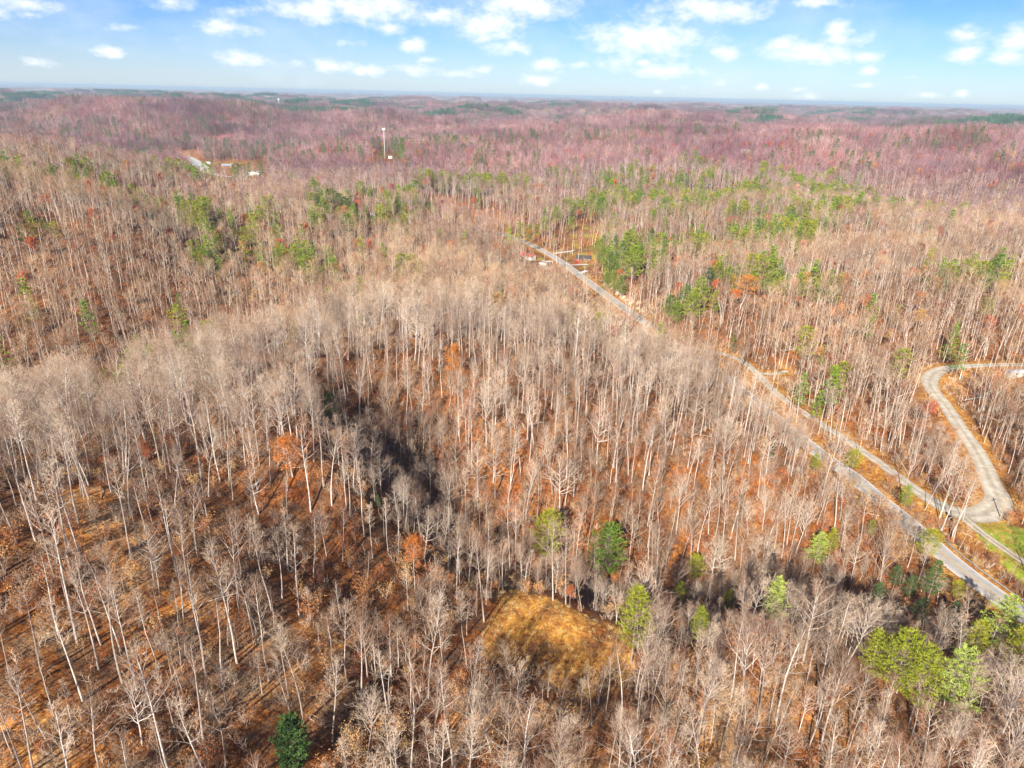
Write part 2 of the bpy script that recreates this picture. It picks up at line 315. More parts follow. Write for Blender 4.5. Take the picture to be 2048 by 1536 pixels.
NEEDY = varied('yellow_needles', [(0, (.24, .27, .015)), (1, (.38, .37, .02))], .9, (.5, 1.4))
NEEDL = varied('light_needles', [(0, (.30, .38, .06)), (1, (.40, .46, .09))], .9, (.5, 1.4))
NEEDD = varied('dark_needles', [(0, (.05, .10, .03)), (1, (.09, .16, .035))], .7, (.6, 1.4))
NEEDG = varied('horizon_needles', [(0, (.04, .10, .05)), (1, (.07, .13, .07))], .03, (.3, 1.6))
NEEDF = varied('far_needles', [(0, (.07, .16, .05)), (.5, (.15, .23, .03)), (1, (.08, .15, .08))], .1, (.6, 1.4))
DRYG = varied('dry_grass', [(0, (.42, .18, .05)), (.5, (.64, .36, .08)), (1, (.82, .62, .30))], .5)
LEAFO = varied('orange_leaves', [(0, (.62, .20, .03)), (.5, (.66, .30, .05)), (1, (.52, .12, .03))], .8, (.6, 1.3))
LEAFR = varied('russet_leaves', [(0, (.50, .16, .05)), (.4, (.58, .26, .09)), (.75, (.60, .36, .14)), (1, (.36, .10, .04))], .8, (.6, 1.3))
LEAFX = varied('red_leaves', [(0, (.55, .10, .05)), (1, (.62, .18, .04))], .8, (.6, 1.3))
def simple(name, col, rough=.8, metal=0, nz=0):
    m, t, b = mat(name, rough); b.inputs['Metallic'].default_value = metal
    n = tnoise(t, nz or 1.3, 5); c = mixc(t, n, tuple(x * .78 for x in col), tuple(min(1, x * 1.18) for x in col)); t.links.new(c, b.inputs['Base Color']); return m

# ground: leaf litter, grass, fields by a vertex attribute
GM, t, b = mat('leaf_litter', 1.0)
n_a = tnoise(t, .045, 5, .6); n_b = tnoise(t, .5, 6, .72); n_c = tnoise(t, 1.7, 5, .8)
litter = ramp(t, [(.30, (.08, .03, .018)), (.42, (.26, .09, .03)), (.53, (.42, .16, .045)), (.66, (.60, .28, .085)), (.8, (.50, .36, .20))], n_b)
patch = ramp(t, [(.35, (.62, .50, .46)), (.47, (1.0, .88, .8)), (.62, (1.35, 1.3, 1.15))], n_a)
litter = mixc(t, 1.0, litter, patch, 'MULTIPLY')
brush = ramp(t, [(.3, (.13, .085, .06)), (.5, (.27, .18, .13)), (.7, (.42, .31, .23))], n_c)
bm_ = ramp(t, [(.43, (0, 0, 0)), (.58, (1, 1, 1))], tnoise(t, .11, 6, .75))
litter = mixc(t, mixc(t, .72, (0, 0, 0), bm_), litter, brush)
spk = ramp(t, [(.36, (.30, .26, .25)), (.5, (1, 1, 1)), (.64, (1.6, 1.5, 1.35))], n_c)
litter = mixc(t, .8, litter, spk, 'MULTIPLY')
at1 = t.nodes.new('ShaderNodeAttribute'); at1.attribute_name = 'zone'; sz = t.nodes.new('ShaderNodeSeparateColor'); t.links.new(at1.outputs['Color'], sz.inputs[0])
dry = ramp(t, [(.3, (.24, .085, .025)), (.44, (.48, .19, .04)), (.56, (.68, .35, .06)), (.70, (.84, .66, .36))], n_b)
dry = mixc(t, .7, dry, spk, 'MULTIPLY')
grn = ramp(t, [(.3, (.20, .30, .03)), (.5, (.34, .42, .04)), (.64, (.50, .44, .08)), (.78, (.56, .32, .08))], n_b)
litter = mixc(t, sz.outputs[2], mixc(t, 1.0, litter, (.62, .56, .44), 'MULTIPLY'), mixc(t, 1.0, litter, (1.5, 1.65, 1.35), 'MULTIPLY')); col = mixc(t, sz.outputs[0], litter, dry); col = mixc(t, sz.outputs[1], col, grn)  # orange leaf zones brightened in colour like sunlight, other litter darkened like shade
at2 = t.nodes.new('ShaderNodeAttribute'); at2.attribute_name = 'wood'; 
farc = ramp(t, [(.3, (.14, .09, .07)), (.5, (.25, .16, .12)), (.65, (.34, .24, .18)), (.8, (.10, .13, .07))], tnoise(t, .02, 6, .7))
fard = ramp(t, [(.3, (.16, .14, .12)), (.5, (.30, .20, .20)), (.62, (.36, .24, .24)), (.75, (.08, .14, .08))], tnoise(t, .006, 8, .75))  # far canopy colour carries a painted mauve haze cast
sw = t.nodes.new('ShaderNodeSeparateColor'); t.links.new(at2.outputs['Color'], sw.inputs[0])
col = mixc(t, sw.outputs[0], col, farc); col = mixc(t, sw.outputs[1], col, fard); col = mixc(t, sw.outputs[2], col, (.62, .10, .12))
t.links.new(col, b.inputs['Base Color'])
bp = t.nodes.new('ShaderNodeBump'); bp.inputs['Strength'].default_value = .9; bp.inputs['Distance'].default_value = .5; t.links.new(n_b, bp.inputs['Height']); t.links.new(bp.outputs[0], b.inputs['Normal'])

# ------------------------------------------------------------------ ground mesh
NA, NR = 620, 760
aa = np.linspace(R(-72), R(72), NA); rr = np.geomspace(24, 30000, NR)
A_, R_ = np.meshgrid(aa, rr); X = R_ * np.sin(A_); Y = R_ * np.cos(A_)
Z = height(X, Y)
# the far woods: the ground there rises to crown level in lumps, like a closed canopy
lump = fbm(X / 34, Y / 34, 3, 77) * 10; lump2 = fbm(X / 120, Y / 120, 3, 78) * 10
Z = Z + smooth(6800, 8200, R_) * (14 + lump + lump2)
zone = np.zeros((NR * NA, 4), np.float32); zone[:, 3] = 1; xr, yr = X.ravel(), Y.ravel(); wood = zone.copy()
D, _ = road_d(xr, yr)
nz = noise2(xr / 9, yr / 9, 4)
zone[:, 0] = np.clip(1 - (D - 1.5) / 5 + nz * .8, 0, 1) * (np.hypot(xr, yr) < 2000) * .8
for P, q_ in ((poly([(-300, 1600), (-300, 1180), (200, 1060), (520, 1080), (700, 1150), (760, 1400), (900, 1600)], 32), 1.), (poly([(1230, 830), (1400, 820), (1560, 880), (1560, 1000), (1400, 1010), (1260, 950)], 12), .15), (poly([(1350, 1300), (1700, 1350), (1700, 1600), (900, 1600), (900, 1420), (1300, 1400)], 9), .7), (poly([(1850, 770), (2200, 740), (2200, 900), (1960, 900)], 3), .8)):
    g = inside(xr, yr, P); zone[g, 2] = np.clip(q_ * (.55 + 1.5 * noise2(xr[g] / 17, yr[g] / 17, 41)), 0, 1)  # blue channel: oranger leaves plus painted sunlit brightness on these slopes
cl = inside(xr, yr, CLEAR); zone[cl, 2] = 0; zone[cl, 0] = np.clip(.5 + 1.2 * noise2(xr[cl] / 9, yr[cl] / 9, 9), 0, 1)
g = inside(xr, yr, GRASS); zone[g, 1] = np.clip(.85 + .6 * nz[g], 0, 1)
g = inside(xr, yr, LAWN) | inside(xr, yr, LAWN2); zone[g, 1] = np.clip(-.1 + 1.1 * nz[g], 0, .7); zone[g, 0] = .12
g = inside(xr, yr, YARD); zone[g, 1] = np.clip(-.1 + .8 * nz[g], 0, .5); zone[g, 0] = .2
rd = np.hypot(xr, yr)
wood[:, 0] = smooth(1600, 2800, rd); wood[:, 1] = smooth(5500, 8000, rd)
for P in FIELDS: wood[inside(xr, yr, P), 0] = .15
for P in REDS: g = inside(xr, yr, P); wood[g, 2] = .55
g = inside(xr, yr, YARD); wood[g, :3] = 0
I = np.arange(NR * NA).reshape(NR, NA)
Fq = np.stack([I[:-1, :-1].ravel(), I[:-1, 1:].ravel(), I[1:, 1:].ravel(), I[1:, :-1].ravel()], 1)[:, ::-1]
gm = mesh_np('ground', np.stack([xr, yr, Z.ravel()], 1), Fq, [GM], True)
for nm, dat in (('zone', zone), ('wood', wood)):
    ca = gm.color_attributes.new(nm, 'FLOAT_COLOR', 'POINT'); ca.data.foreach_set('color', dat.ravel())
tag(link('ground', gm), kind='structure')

# ------------------------------------------------------------------ roads
def asphalt(name, stops, tracks=0):
    m, t, b = mat(name, .9); n1 = tnoise(t, .35, 5, .65); c = ramp(t, stops, n1); n2 = tnoise(t, 3.5, 4, .7)
    c = mixc(t, .6, c, ramp(t, [(.35, (.8, .8, .8)), (.65, (1.2, 1.2, 1.2))], n2), 'MULTIPLY')
    uv = t.nodes.new('ShaderNodeAttribute'); uv.attribute_name = 'across'
    cr_ = ramp(t, tracks, uv.outputs['Fac']); c = mixc(t, 1, c, cr_, 'MULTIPLY'); t.links.new(c, b.inputs['Base Color']); return m
AS = asphalt('road_asphalt', [(.35, (.42, .39, .36)), (.65, (.56, .52, .48))], [(0, (1.25, 1.22, 1.2)), (.16, (1.15, 1.13, 1.1)), (.24, (.88, .88, .9)), (.36, (.98, .98, .98)), (.48, (.86, .86, .87)), (.62, (.98, .98, .98)), (.76, (.86, .86, .88)), (1, (1.2, 1.16, 1.1))])
GR = asphalt('gravel', [(.3, (.38, .32, .26)), (.5, (.52, .46, .38)), (.68, (.64, .58, .50))], [(0, (.8, .75, .7)), (.15, (1, .97, .93)), (.3, (1.12, 1.12, 1.1)), (.5, (.84, .8, .74)), (.7, (1.12, 1.12, 1.1)), (.88, (.98, .95, .9)), (1, (.8, .75, .7))])
TRM = asphalt('track_gravel', [(.3, (.34, .27, .19)), (.65, (.56, .50, .42))], [(0, (.75, .7, .6)), (.2, (1.2, 1.2, 1.2)), (.32, (1.15, 1.15, 1.12)), (.5, (.6, .55, .38)), (.68, (1.2, 1.2, 1.18)), (.85, (1.1, 1.1, 1.1)), (1, (.75, .7, .6))])
CON = asphalt('pale_drive', [(.3, (.56, .54, .52)), (.65, (.72, .71, .70))], [(0, (1, 1, 1)), (1, (1, 1, 1))])
def ribbon(name, P, m, o0=None, o1=None, zoff=0., cols=8):
    T = np.gradient(P[:, :2], axis=0); T /= np.linalg.norm(T, axis=1)[:, None] + 1e-9; Nn = np.stack([T[:, 1], -T[:, 0]], 1)
    V = []; ac = []
    for k in range(cols + 1):
        f = k / cols; o = (P[:, 3] * (f - .5)) if o0 is None else np.full(len(P), o0 + (o1 - o0) * f)
        jit = .18 * noise2(P[:, 0] / 3 + k * 7, P[:, 1] / 3, 8) * (1 if k in (0, cols) and o0 is None and m is not AS else 0)
        V.append(np.stack([P[:, 0] + Nn[:, 0] * (o + jit), P[:, 1] + Nn[:, 1] * (o + jit), P[:, 2] + zoff - .02 * abs(2 * f - 1) * (o0 is None)], 1)); ac.append(np.full(len(P), f))
    V = np.stack(V, 1).reshape(-1, 3); n = len(P); I = np.arange(n * (cols + 1)).reshape(n, cols + 1)
    Fq = np.stack([I[:-1, :-1].ravel(), I[:-1, 1:].ravel(), I[1:, 1:].ravel(), I[1:, :-1].ravel()], 1)
    me = mesh_np(name, V, Fq[:, ::-1], [m]); a = me.attributes.new('across', 'FLOAT', 'POINT'); a.data.foreach_set('value', np.stack(ac, 1).ravel().astype(np.float32))
    if me.polygons[0].normal.z < 0: me.flip_normals()
    return me
tag(link('highway', ribbon('highway', HW, AS)), kind='structure')
WP = simple('road_paint_white', (.75, .74, .72)); YP = simple('road_paint_yellow', (.75, .45, .05))
mk = link('edge_markings', ribbon('edge_markings', HW, WP, -3.45, -3.28, .014, 1)); tag(mk, kind='structure')
mk = link('edge_marking', ribbon('edge_marking', HW, WP, 3.28, 3.45, .014, 1)); tag(mk, kind='structure')
mk = link('centre_marking', ribbon('centre_marking', HW, YP, -.2, -.04, .014, 1)); tag(mk, kind='structure')
mk = link('centre_marking', ribbon('centre_marking', HW, YP, .04, .2, .014, 1)); tag(mk, kind='structure')
tag(link('gravel_road', ribbon('gravel_road', SR, GR, zoff=.03)), kind='structure')
tag(link('farm_track', ribbon('farm_track', TR, TRM, zoff=.06)), kind='structure')
for i, dr in enumerate(DR): tag(link('driveway', ribbon('driveway', dr, CON if i < 4 else GR, zoff=.05)), kind='structure')
tag(link('valley_road', ribbon('valley_road', VR, CON, zoff=.3)), kind='structure')

# ------------------------------------------------------------------ tree builders
UPV = Vector((0, 0, 1))
def rv(r): return Vector((r.gauss(0, 1), r.gauss(0, 1), r.gauss(0, 1)))
def rot_from(d, ang, az_):
    a = d.orthogonal().normalized(); b_ = d.cross(a); return (d * math.cos(ang) + (a * math.cos(az_) + b_ * math.sin(az_)) * math.sin(ang)).normalized()
def branch(mb, r, p, d, L, rad, lev, P):
    n = P['n'][lev]; last = lev == len(P['n']) - 1; ns = P['seg'][lev]; pts = [p.copy()]; ds = [d.copy()]; q = p.copy()
    for k in range(ns):
        d = (d + rv(r) * P['wob'] + UPV * P['up'][lev]).normalized(); q = q + d * (L / ns); pts.append(q.copy()); ds.append(d.copy())
    if last or ns == 1: mb.spike(pts[0], pts[-1], max(rad, P['minr']), 1); mb.tips.append(pts[-1])
    else: mb.tube(pts, [max(P['minr'] * .6, rad * (1 - .82 * k / ns)) for k in range(ns + 1)], 4 if lev == 0 else 3, 0 if lev == 0 else 1)
    if last: return
    a0 = r.random() * 6.28
    for i in range(n):
        t = P['t0'][lev] + (1 - P['t0'][lev]) * (i + r.random() * .8) / n; t = min(t, .98); k = min(int(t * ns), ns - 1); f = t * ns - k
        pp = pts[k].lerp(pts[k + 1], f); dd = rot_from(ds[k + 1], P['ang'][lev] * r.uniform(.7, 1.25), a0 + i * 2.4 + r.uniform(-.5, .5))
        branch(mb, r, pp, dd, L * P['lr'][lev] * (1.15 - .6 * t) * r.uniform(.75, 1.25), rad * (1 - .75 * t) * .55, lev + 1, P)
LV = {'hi': dict(limb=18, n=[7, 7, 0], seg=[4, 2, 1], minr=.019, tk=7), 'mid': dict(limb=13, n=[6, 5, 0], seg=[3, 1, 1], minr=.036, tk=5), 'low': dict(limb=11, n=[5, 0], seg=[1, 1], minr=.085, tk=3)}
def bare(seed, H, form, lod='hi'):
    r = random.Random(seed); v = LV[lod]; mb = MB(); tr = MB()
    P = dict(n=v['n'], seg=v['seg'], minr=v['minr'], wob=.10, up=[.13, .06, .02], t0=[.22, .12, 0], ang=[.75, .65, .5], lr=[.46, .50, .5])
    nL = v['limb']; r0 = H * .0088
    if form == 'oak':
        st, nT, la, ll = r.uniform(.26, .36), .82, (1.15, .45), (.34, .20); r0 = H * .012; P['wob'] = .2; P['up'] = [.08, .03, 0]; nL = int(nL * 1.15)
    elif form == 'vase':
        st, nT, la, ll = r.uniform(.28, .4), .8, (.62, .22), (.42, .22); P['up'] = [.06, .03, 0]; nL = int(nL * 1.1); r0 = H * .0085
    elif form == 'round':
        st, nT, la, ll = r.uniform(.34, .46), .97, (1.05, .35), (.25, .14)
    else:
        st, nT, la, ll = r.uniform(.42, .58), 1.0, (.95, .38), (.20, .09)
    nseg = 8 if lod == 'hi' else 4 if lod == 'mid' else 1
    pts = [Vector((0, 0, -1.2))]; q = Vector((0, 0, 0)); d = Vector((r.gauss(0, .035), r.gauss(0, .035), 1)).normalized()
    for k in range(nseg):
        d = (d + Vector((r.gauss(0, .045), r.gauss(0, .045), .05))).normalized(); q = q + d * (H * nT / nseg); pts.append(q.copy())
    def on(f):
        s = f * nseg; k = min(int(s), nseg - 1); return (pts[k + 1] if k else Vector((0, 0, 0))).lerp(pts[k + 2] if k + 2 < len(pts) else pts[-1], s - k)
    rad = lambda f: r0 * (1 - .86 * min(1, f)) + .02
    if lod == 'low': tr.spike(pts[0], pts[-1], r0 * 1.25, 0)
    else: tr.tube(pts, [r0 * 1.25] + [rad((k) / nseg) for k in range(1, len(pts))], v['tk'], 0)
    a0 = r.random() * 6
    for i in range(nL):
        f = (i + r.random() * .7) / nL; h = st + (1 - st) * f * .98; a = la[0] + (la[1] - la[0]) * f
        L = H * (ll[0] + (ll[1] - ll[0]) * f) * r.uniform(.65, 1.2)
        if form == 'round': L *= .6 + .8 * math.sin(math.pi * min(1, f * .8 + .2))
        az_ = a0 + i * 2.4 + r.uniform(-.5, .5); dd = Vector((math.cos(az_) * math.sin(a), math.sin(az_) * math.sin(a), math.cos(a)))
        branch(mb, r, on(h), dd, L, min(rad(h) * (.62 if form in ('oak', 'vase') else .42), .16), 0, P)
    if lod == 'hi':  # a few dead stubs low on the stem
        for i in range(r.randint(1, 4)):
            h = r.uniform(.25, st); az_ = r.random() * 6.28; mb.spike(on(h), on(h) + Vector((math.cos(az_), math.sin(az_), .4)) * r.uniform(.6, 2), .03, 1)
    return tr, mb
def leafed(seed, H, lod='hi', dens=5, form='round'):
    tr, cr_ = bare(seed, H, form, lod); r = random.Random(seed + 5); lf = MB(); s = .34 if lod == 'hi' else .6
    for p in cr_.tips:
        for k in range(dens): lf.leaf(p + rv(r) * .42, rv(r), rv(r), s * r.uniform(.7, 1.3), s * r.uniform(.6, 1), 2)
    return tr, cr_, lf
def pine(seed, H, form='white', lod='hi'):
    r = random.Random(seed); tr = MB(); cr_ = MB(); lf = MB(); r0 = H * .0095
    pts = [Vector((0, 0, -1)), Vector((0, 0, 0))]; q = Vector((0, 0, 0))
    for k in range(5): q = q + Vector((r.gauss(0, .02), r.gauss(0, .02), 1)) * (H / 5); pts.append(q.copy())
    tr.tube(pts, [r0 * 1.2, r0] + [r0 * (1 - .93 * (k + 1) / 5) for k in range(5)], 6 if lod == 'hi' else 4, 0)
    st = {'white': .32, 'round': .40, 'cedar': .03, 'spruce': .12}[form]; nw = {'hi': 17, 'mid': 11}[lod]; nb = {'hi': 6, 'mid': 5}[lod]
    nt_ = {'hi': 44, 'mid': 12}[lod]; s = {'hi': .37, 'mid': .85}[lod]
    skip = r.random() * 6.28
    for i in range(nw):
        f = (i + r.random() * .6) / nw; h = st + (1 - st) * f
        if form == 'white': L = H * .25 * ((1 - f) ** .75 * .85 + .13) * (1 if f > .15 else .7)
        elif form == 'round': L = H * .21 * math.sin(math.pi * (f * .78 + .2)) ** .7 + .4
        elif form == 'cedar': L = H * .30 * math.sin(math.pi * (f * .72 + .26)) ** .6
        else: L = H * .22 * ((1 - f) ** .9 + .06)
        for j in range(nb):
            az_ = skip + i * 1.3 + j * 6.28 / nb + r.uniform(-.35, .35); Lb = L * r.uniform(.55, 1.22)
            if r.random() < (.14 if form == 'white' else .06): continue
            elv = {'white': .18 + .5 * f, 'round': .25 + .5 * f, 'cedar': .7, 'spruce': -.05 + .5 * f}[form] + r.uniform(-.12, .12)
            o = Vector((0, 0, h * H)); o.x = q.x * h; o.y = q.y * h; dd = Vector((math.cos(az_), math.sin(az_), math.tan(elv))).normalized()
            tip = o + dd * Lb + Vector((0, 0, .06 * Lb)); cr_.spike(o, tip, max(.02 if lod == 'hi' else .04, r0 * .28 * (1 - f * .6)), 1)
            sd = dd.cross(UPV).normalized()
            for k in range(nt_):
                t_ = r.random() ** .62; t_ = .18 + .86 * t_; wd = Lb * .32 * (1.15 - t_ * .75)
                p = o + dd * Lb * t_ + sd * r.gauss(0, .55) * wd + UPV * (r.gauss(0, .13) * wd + .06 * Lb * t_ * t_)
                od = (dd * .7 + sd * r.gauss(0, .8) + UPV * r.uniform(-.1, .7) + rv(r) * .35); lf.leaf(p, (UPV + rv(r) * .75), od, s * r.uniform(.8, 1.5), s * r.uniform(.35, .6), 2)
    return tr, cr_, lf
def shrub(seed, H, leafy=0, lod='hi'):
    r = random.Random(seed); mb = MB(); P = dict(n=[5, 4, 0] if lod == 'hi' else [5, 0], seg=[2, 1, 1], minr=.016 if lod == 'hi' else .04, wob=.14, up=[.12, .04, 0], t0=[.2, .1, 0], ang=[.7, .6, .5], lr=[.5, .5, .5])
    for i in range(r.randint(3, 7)):
        a = r.random() * 6.28; t_ = r.uniform(.05, .5); branch(mb, r, Vector((r.gauss(0, .3), r.gauss(0, .3), -.3)), Vector((math.cos(a) * t_, math.sin(a) * t_, 1)).normalized(), H * r.uniform(.6, 1), .03, 0, P)
    lf = MB()
    if leafy:
        s = .3 if lod == 'hi' else .5
        for p in mb.tips:
            for k in range(leafy): lf.leaf(p + rv(r) * .35, rv(r), rv(r), s * r.uniform(.6, 1.3), s * r.uniform(.6, 1), 2)
    return MB(), mb, lf
def grassy(seed, H):
    r = random.Random(seed); lf = MB()
    for i in range(46):
        p = Vector((r.gauss(0, .45), r.gauss(0, .45), -.05)); lf.spike(p, p + Vector((r.gauss(0, .3), r.gauss(0, .3), 1)) * H * r.uniform(.4, 1), .03, 2)
    return MB(), MB(), lf
class Kind:
    def __init__(s, name, parts, mats):
        s.H = 0; names = ('trunk', 'crown', 'foliage'); s.parts = []; s.name = name; tot = MB()
        for k, p in enumerate(parts):
            if p.F:
                q = MB(); q.V = p.V; q.F = p.F; q.M = p.M if k == 1 else [0] * len(p.F); s.parts.append((names[k], q, list(mats[:2]) if k == 1 else [mats[k]])); tot.merge(p); s.H = max(s.H, max(v.z for v in p.V))
        s.tot = tot; s.mats = mats; s.me = None; s.pm = None
    def object(s):
        if s.me is None: s.me = bpy.data.objects.new(s.name, s.tot.mesh(s.name, list(s.mats)))
        return s.me
    def place(s, name, loc, rz, scl, tilt=(0, 0)):
        if s.pm is None: s.pm = [(n, q.mesh(s.name + '_' + n, m, n == 'trunk')) for n, q, m in s.parts]
        e = bpy.data.objects.new(name, None); C.objects.link(e); e.location = loc; e.rotation_euler = (tilt[0], tilt[1], rz); e.scale = scl if isinstance(scl, tuple) else (scl,) * 3
        e.empty_display_size = .5
        for n, me in s.pm: link(n, me, e)
        return e
def scatter(name, pts, rot, scl, idx, protos, label, cat):
    me = bpy.data.meshes.new(name); me.vertices.add(len(pts)); me.vertices.foreach_set('co', np.asarray(pts, np.float32).ravel())
    for nm, ty, dat, key in (('rot', 'FLOAT_VECTOR', rot, 'vector'), ('scl', 'FLOAT_VECTOR', scl, 'vector'), ('idx', 'INT', idx, 'value')):
        a = me.attributes.new(nm, ty, 'POINT'); a.data.foreach_set(key, np.asarray(dat, np.int32 if ty == 'INT' else np.float32).ravel())
    o = link(name, me); tag(o, label, cat, kind='stuff')
    col_ = bpy.data.collections.new(name + '_kinds')
    for k, p in enumerate(protos): ob = p.object(); ob.name = 'proto_%s_%02d' % (name, k); col_.objects.link(ob)
    g = bpy.data.node_groups.new(name, 'GeometryNodeTree'); g.interface.new_socket('Geometry', in_out='INPUT', socket_type='NodeSocketGeometry'); g.interface.new_socket('Geometry', in_out='OUTPUT', socket_type='NodeSocketGeometry')
    gi = g.nodes.new('NodeGroupInput'); go = g.nodes.new('NodeGroupOutput'); ci = g.nodes.new('GeometryNodeCollectionInfo'); ci.inputs[0].default_value = col_; ci.inputs['Separate Children'].default_value = True; ci.inputs['Reset Children'].default_value = True
    ip = g.nodes.new('GeometryNodeInstanceOnPoints'); ip.inputs['Pick Instance'].default_value = True
    def na(nm, ty):
        n = g.nodes.new('GeometryNodeInputNamedAttribute'); n.data_type = ty; n.inputs[0].default_value = nm; return n.outputs[0]
    g.links.new(gi.outputs[0], ip.inputs['Points']); g.links.new(ci.outputs[0], ip.inputs['Instance']); g.links.new(na('idx', 'INT'), ip.inputs['Instance Index'])
    g.links.new(na('rot', 'FLOAT_VECTOR'), ip.inputs['Rotation']); g.links.new(na('scl', 'FLOAT_VECTOR'), ip.inputs['Scale']); g.links.new(ip.outputs[0], go.inputs[0])
    md = o.modifiers.new('scatter', 'NODES'); md.node_group = g; return o
BM = (BARK, TWIG, LEAFR)
forms = ['poplar', 'poplar', 'round', 'round', 'round', 'vase', 'vase', 'oak', 'round', 'poplar']
HI = [Kind('bare_%d' % i, bare(100 + i, 25, f, 'hi'), BM) for i, f in enumerate(forms)]
MM = (BARKM, TWIGM, LEAFR)
MID = [Kind('mid_%d' % i, bare(200 + i, 24, f, 'mid'), MM) for i, f in enumerate(['poplar', 'poplar', 'round', 'round', 'vase', 'round', 'oak'])]
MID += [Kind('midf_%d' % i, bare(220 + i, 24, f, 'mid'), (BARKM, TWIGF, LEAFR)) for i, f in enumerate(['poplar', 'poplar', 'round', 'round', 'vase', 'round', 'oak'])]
SHR = [Kind('shrub_%d' % i, shrub(300 + i, 3.5 + i, 0), BM) for i in range(4)] + [Kind('lshrub_%d' % i, shrub(320 + i, 4 + i * 1.2, 2), BM) for i in range(3)]
OAKL = [Kind('orange_%d' % i, leafed(400 + i, 20, 'hi', 4), (BARK, TWIG, LEAFO)) for i in range(2)]
def pk(n, seeds, form, nm, lod='hi', H=20): return [Kind('%s_%d' % (n, s), pine(s, H, form, lod), (PBARK, PBARK, nm)) for s in seeds]
P_W = pk('pw', (1, 2, 3), 'white', NEED); P_L = pk('pl', (4, 5), 'white', NEEDL); P_Y = pk('py', (6, 7), 'white', NEEDY); P_R = pk('pr', (8, 9), 'round', NEED)
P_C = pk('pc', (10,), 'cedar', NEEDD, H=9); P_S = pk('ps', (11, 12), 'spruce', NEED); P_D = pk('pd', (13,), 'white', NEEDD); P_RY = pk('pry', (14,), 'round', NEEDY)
P_MID = pk('pm', (21, 22), 'white', NEED, 'mid') + pk('pm', (23,), 'spruce', NEED, 'mid') + pk('pm', (24,), 'round', NEEDY, 'mid')
P_FAR = pk('pf', (31,), 'white', NEEDF, 'mid') + pk('pf', (32,), 'spruce', NEEDF, 'mid')
def patchk(name, seed, size, n, H, lodw, m, leaf=None):
    r = random.Random(seed); tot = MB(); var = []
    for i in range(4):
        LV['tmp'] = dict(limb=lodw[0], n=lodw[1], seg=[1, 1], minr=lodw[2], tk=3)
        a, b_ = bare(seed * 10 + i, H, ['poplar', 'round', 'round', 'vase'][i], 'tmp') if False else (None, None)
        LV['low'] = dict(limb=lodw[0], n=lodw[1], seg=[1, 1], minr=lodw[2], tk=3); a, b_ = bare(seed * 10 + i, H, ['poplar', 'round', 'round', 'vase'][i], 'low'); a.merge(b_); a.M = [0] * len(a.F); var.append(a)
    g_ = int(math.sqrt(n))
    for i in range(g_):
        for j in range(g_): tot.merge(r.choice(var), Vector(((i + r.random()) / g_ * size - size / 2, (j + r.random()) / g_ * size - size / 2, r.uniform(-2, 0))), r.random() * 6.28, r.uniform(.7, 1.15))
    tot.M = [0] * len(tot.F); return Kind(name, (tot,), (m,))
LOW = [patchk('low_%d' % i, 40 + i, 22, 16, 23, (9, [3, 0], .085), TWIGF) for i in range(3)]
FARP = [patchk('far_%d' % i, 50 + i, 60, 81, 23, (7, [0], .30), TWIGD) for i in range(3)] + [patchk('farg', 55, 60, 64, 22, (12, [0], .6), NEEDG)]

# ------------------------------------------------------------------ hand placed trees (foot u, v, top v, kind list, label)
rnd = random.Random(7); taken = []; KEEP = []
def keep(u0, u1, v0, v1, d): KEEP.append((u0, u1, v0, v1, d))
for P, us in ((HW, [(985, 1290), (1880, 2100)]), (SR, [(1430, 1460), (1480, 1545), (1570, 2100)]), (TR, [(1900, 2100)]), (DR[0], [(1090, 1195)]), (DR[1], [(1100, 1190)]), (DR[3], [(1060, 1110)]), (VR, [(385, 540)])):
    for k_ in range(0, len(P), 2):
        u_, v_, w_ = proj(*P[k_, :3]); s_ = F * P[k_, 3] / 2 / w_
        if any(a <= u_ <= b for a, b in us): keep(u_ - s_ * .5, u_ + s_ * .5, v_ - s_ * .4, v_ + s_ * .25, w_)
for a in [(1030, 1230, 1225, 1335, 170), (975, 1060, 1185, 1260, 185), (1120, 1195, 480, 520, 600), (400, 535, 316, 352, 1400), (1960, 2048, 1050, 1100, 240), (1875, 1960, 760, 860, 330), (740, 800, 290, 316, 1350), (1180, 1250, 560, 600, 480)]: keep(*a)
def sight(P3, h, hw, frac=.55, prob=.9):
    """woods stay thin where the photograph looks through to something"""
    X_, Y_, Z_ = P3.T; Z0 = Z_ + h * frac; out_ = np.ones(len(P3), bool)
    def pj(z):
        p = np.stack([X_, Y_, z - CAMZ], 1); w_ = np.maximum(p @ np.array(FW), 1); return 1024 + F * (p @ np.array(RT)) / w_, 768 - F * (p @ np.array(UP)) / w_, w_
    ut, vt, w_ = pj(Z_ + h); ub, vb, _ = pj(Z0); px_ = hw * F / w_; pr_ = rng.random(len(P3)) < prob
    for (u0, u1, v0, v1, d) in KEEP:
        out_ &= ~((w_ < d - 3) & (np.maximum(ut, ub) + px_ * .7 > u0) & (np.minimum(ut, ub) - px_ * .7 < u1) & (vt < v1) & (vb + px_ * .3 > v0) & pr_)
    return out_
rng = np.random.default_rng(11)
def height_for(p, vtop):
    lo, hi_ = 1.5, 45
    for _ in range(30):
        m_ = (lo + hi_) / 2
        if proj(p.x, p.y, p.z + m_)[1] > vtop: lo = m_
        else: hi_ = m_
    return lo
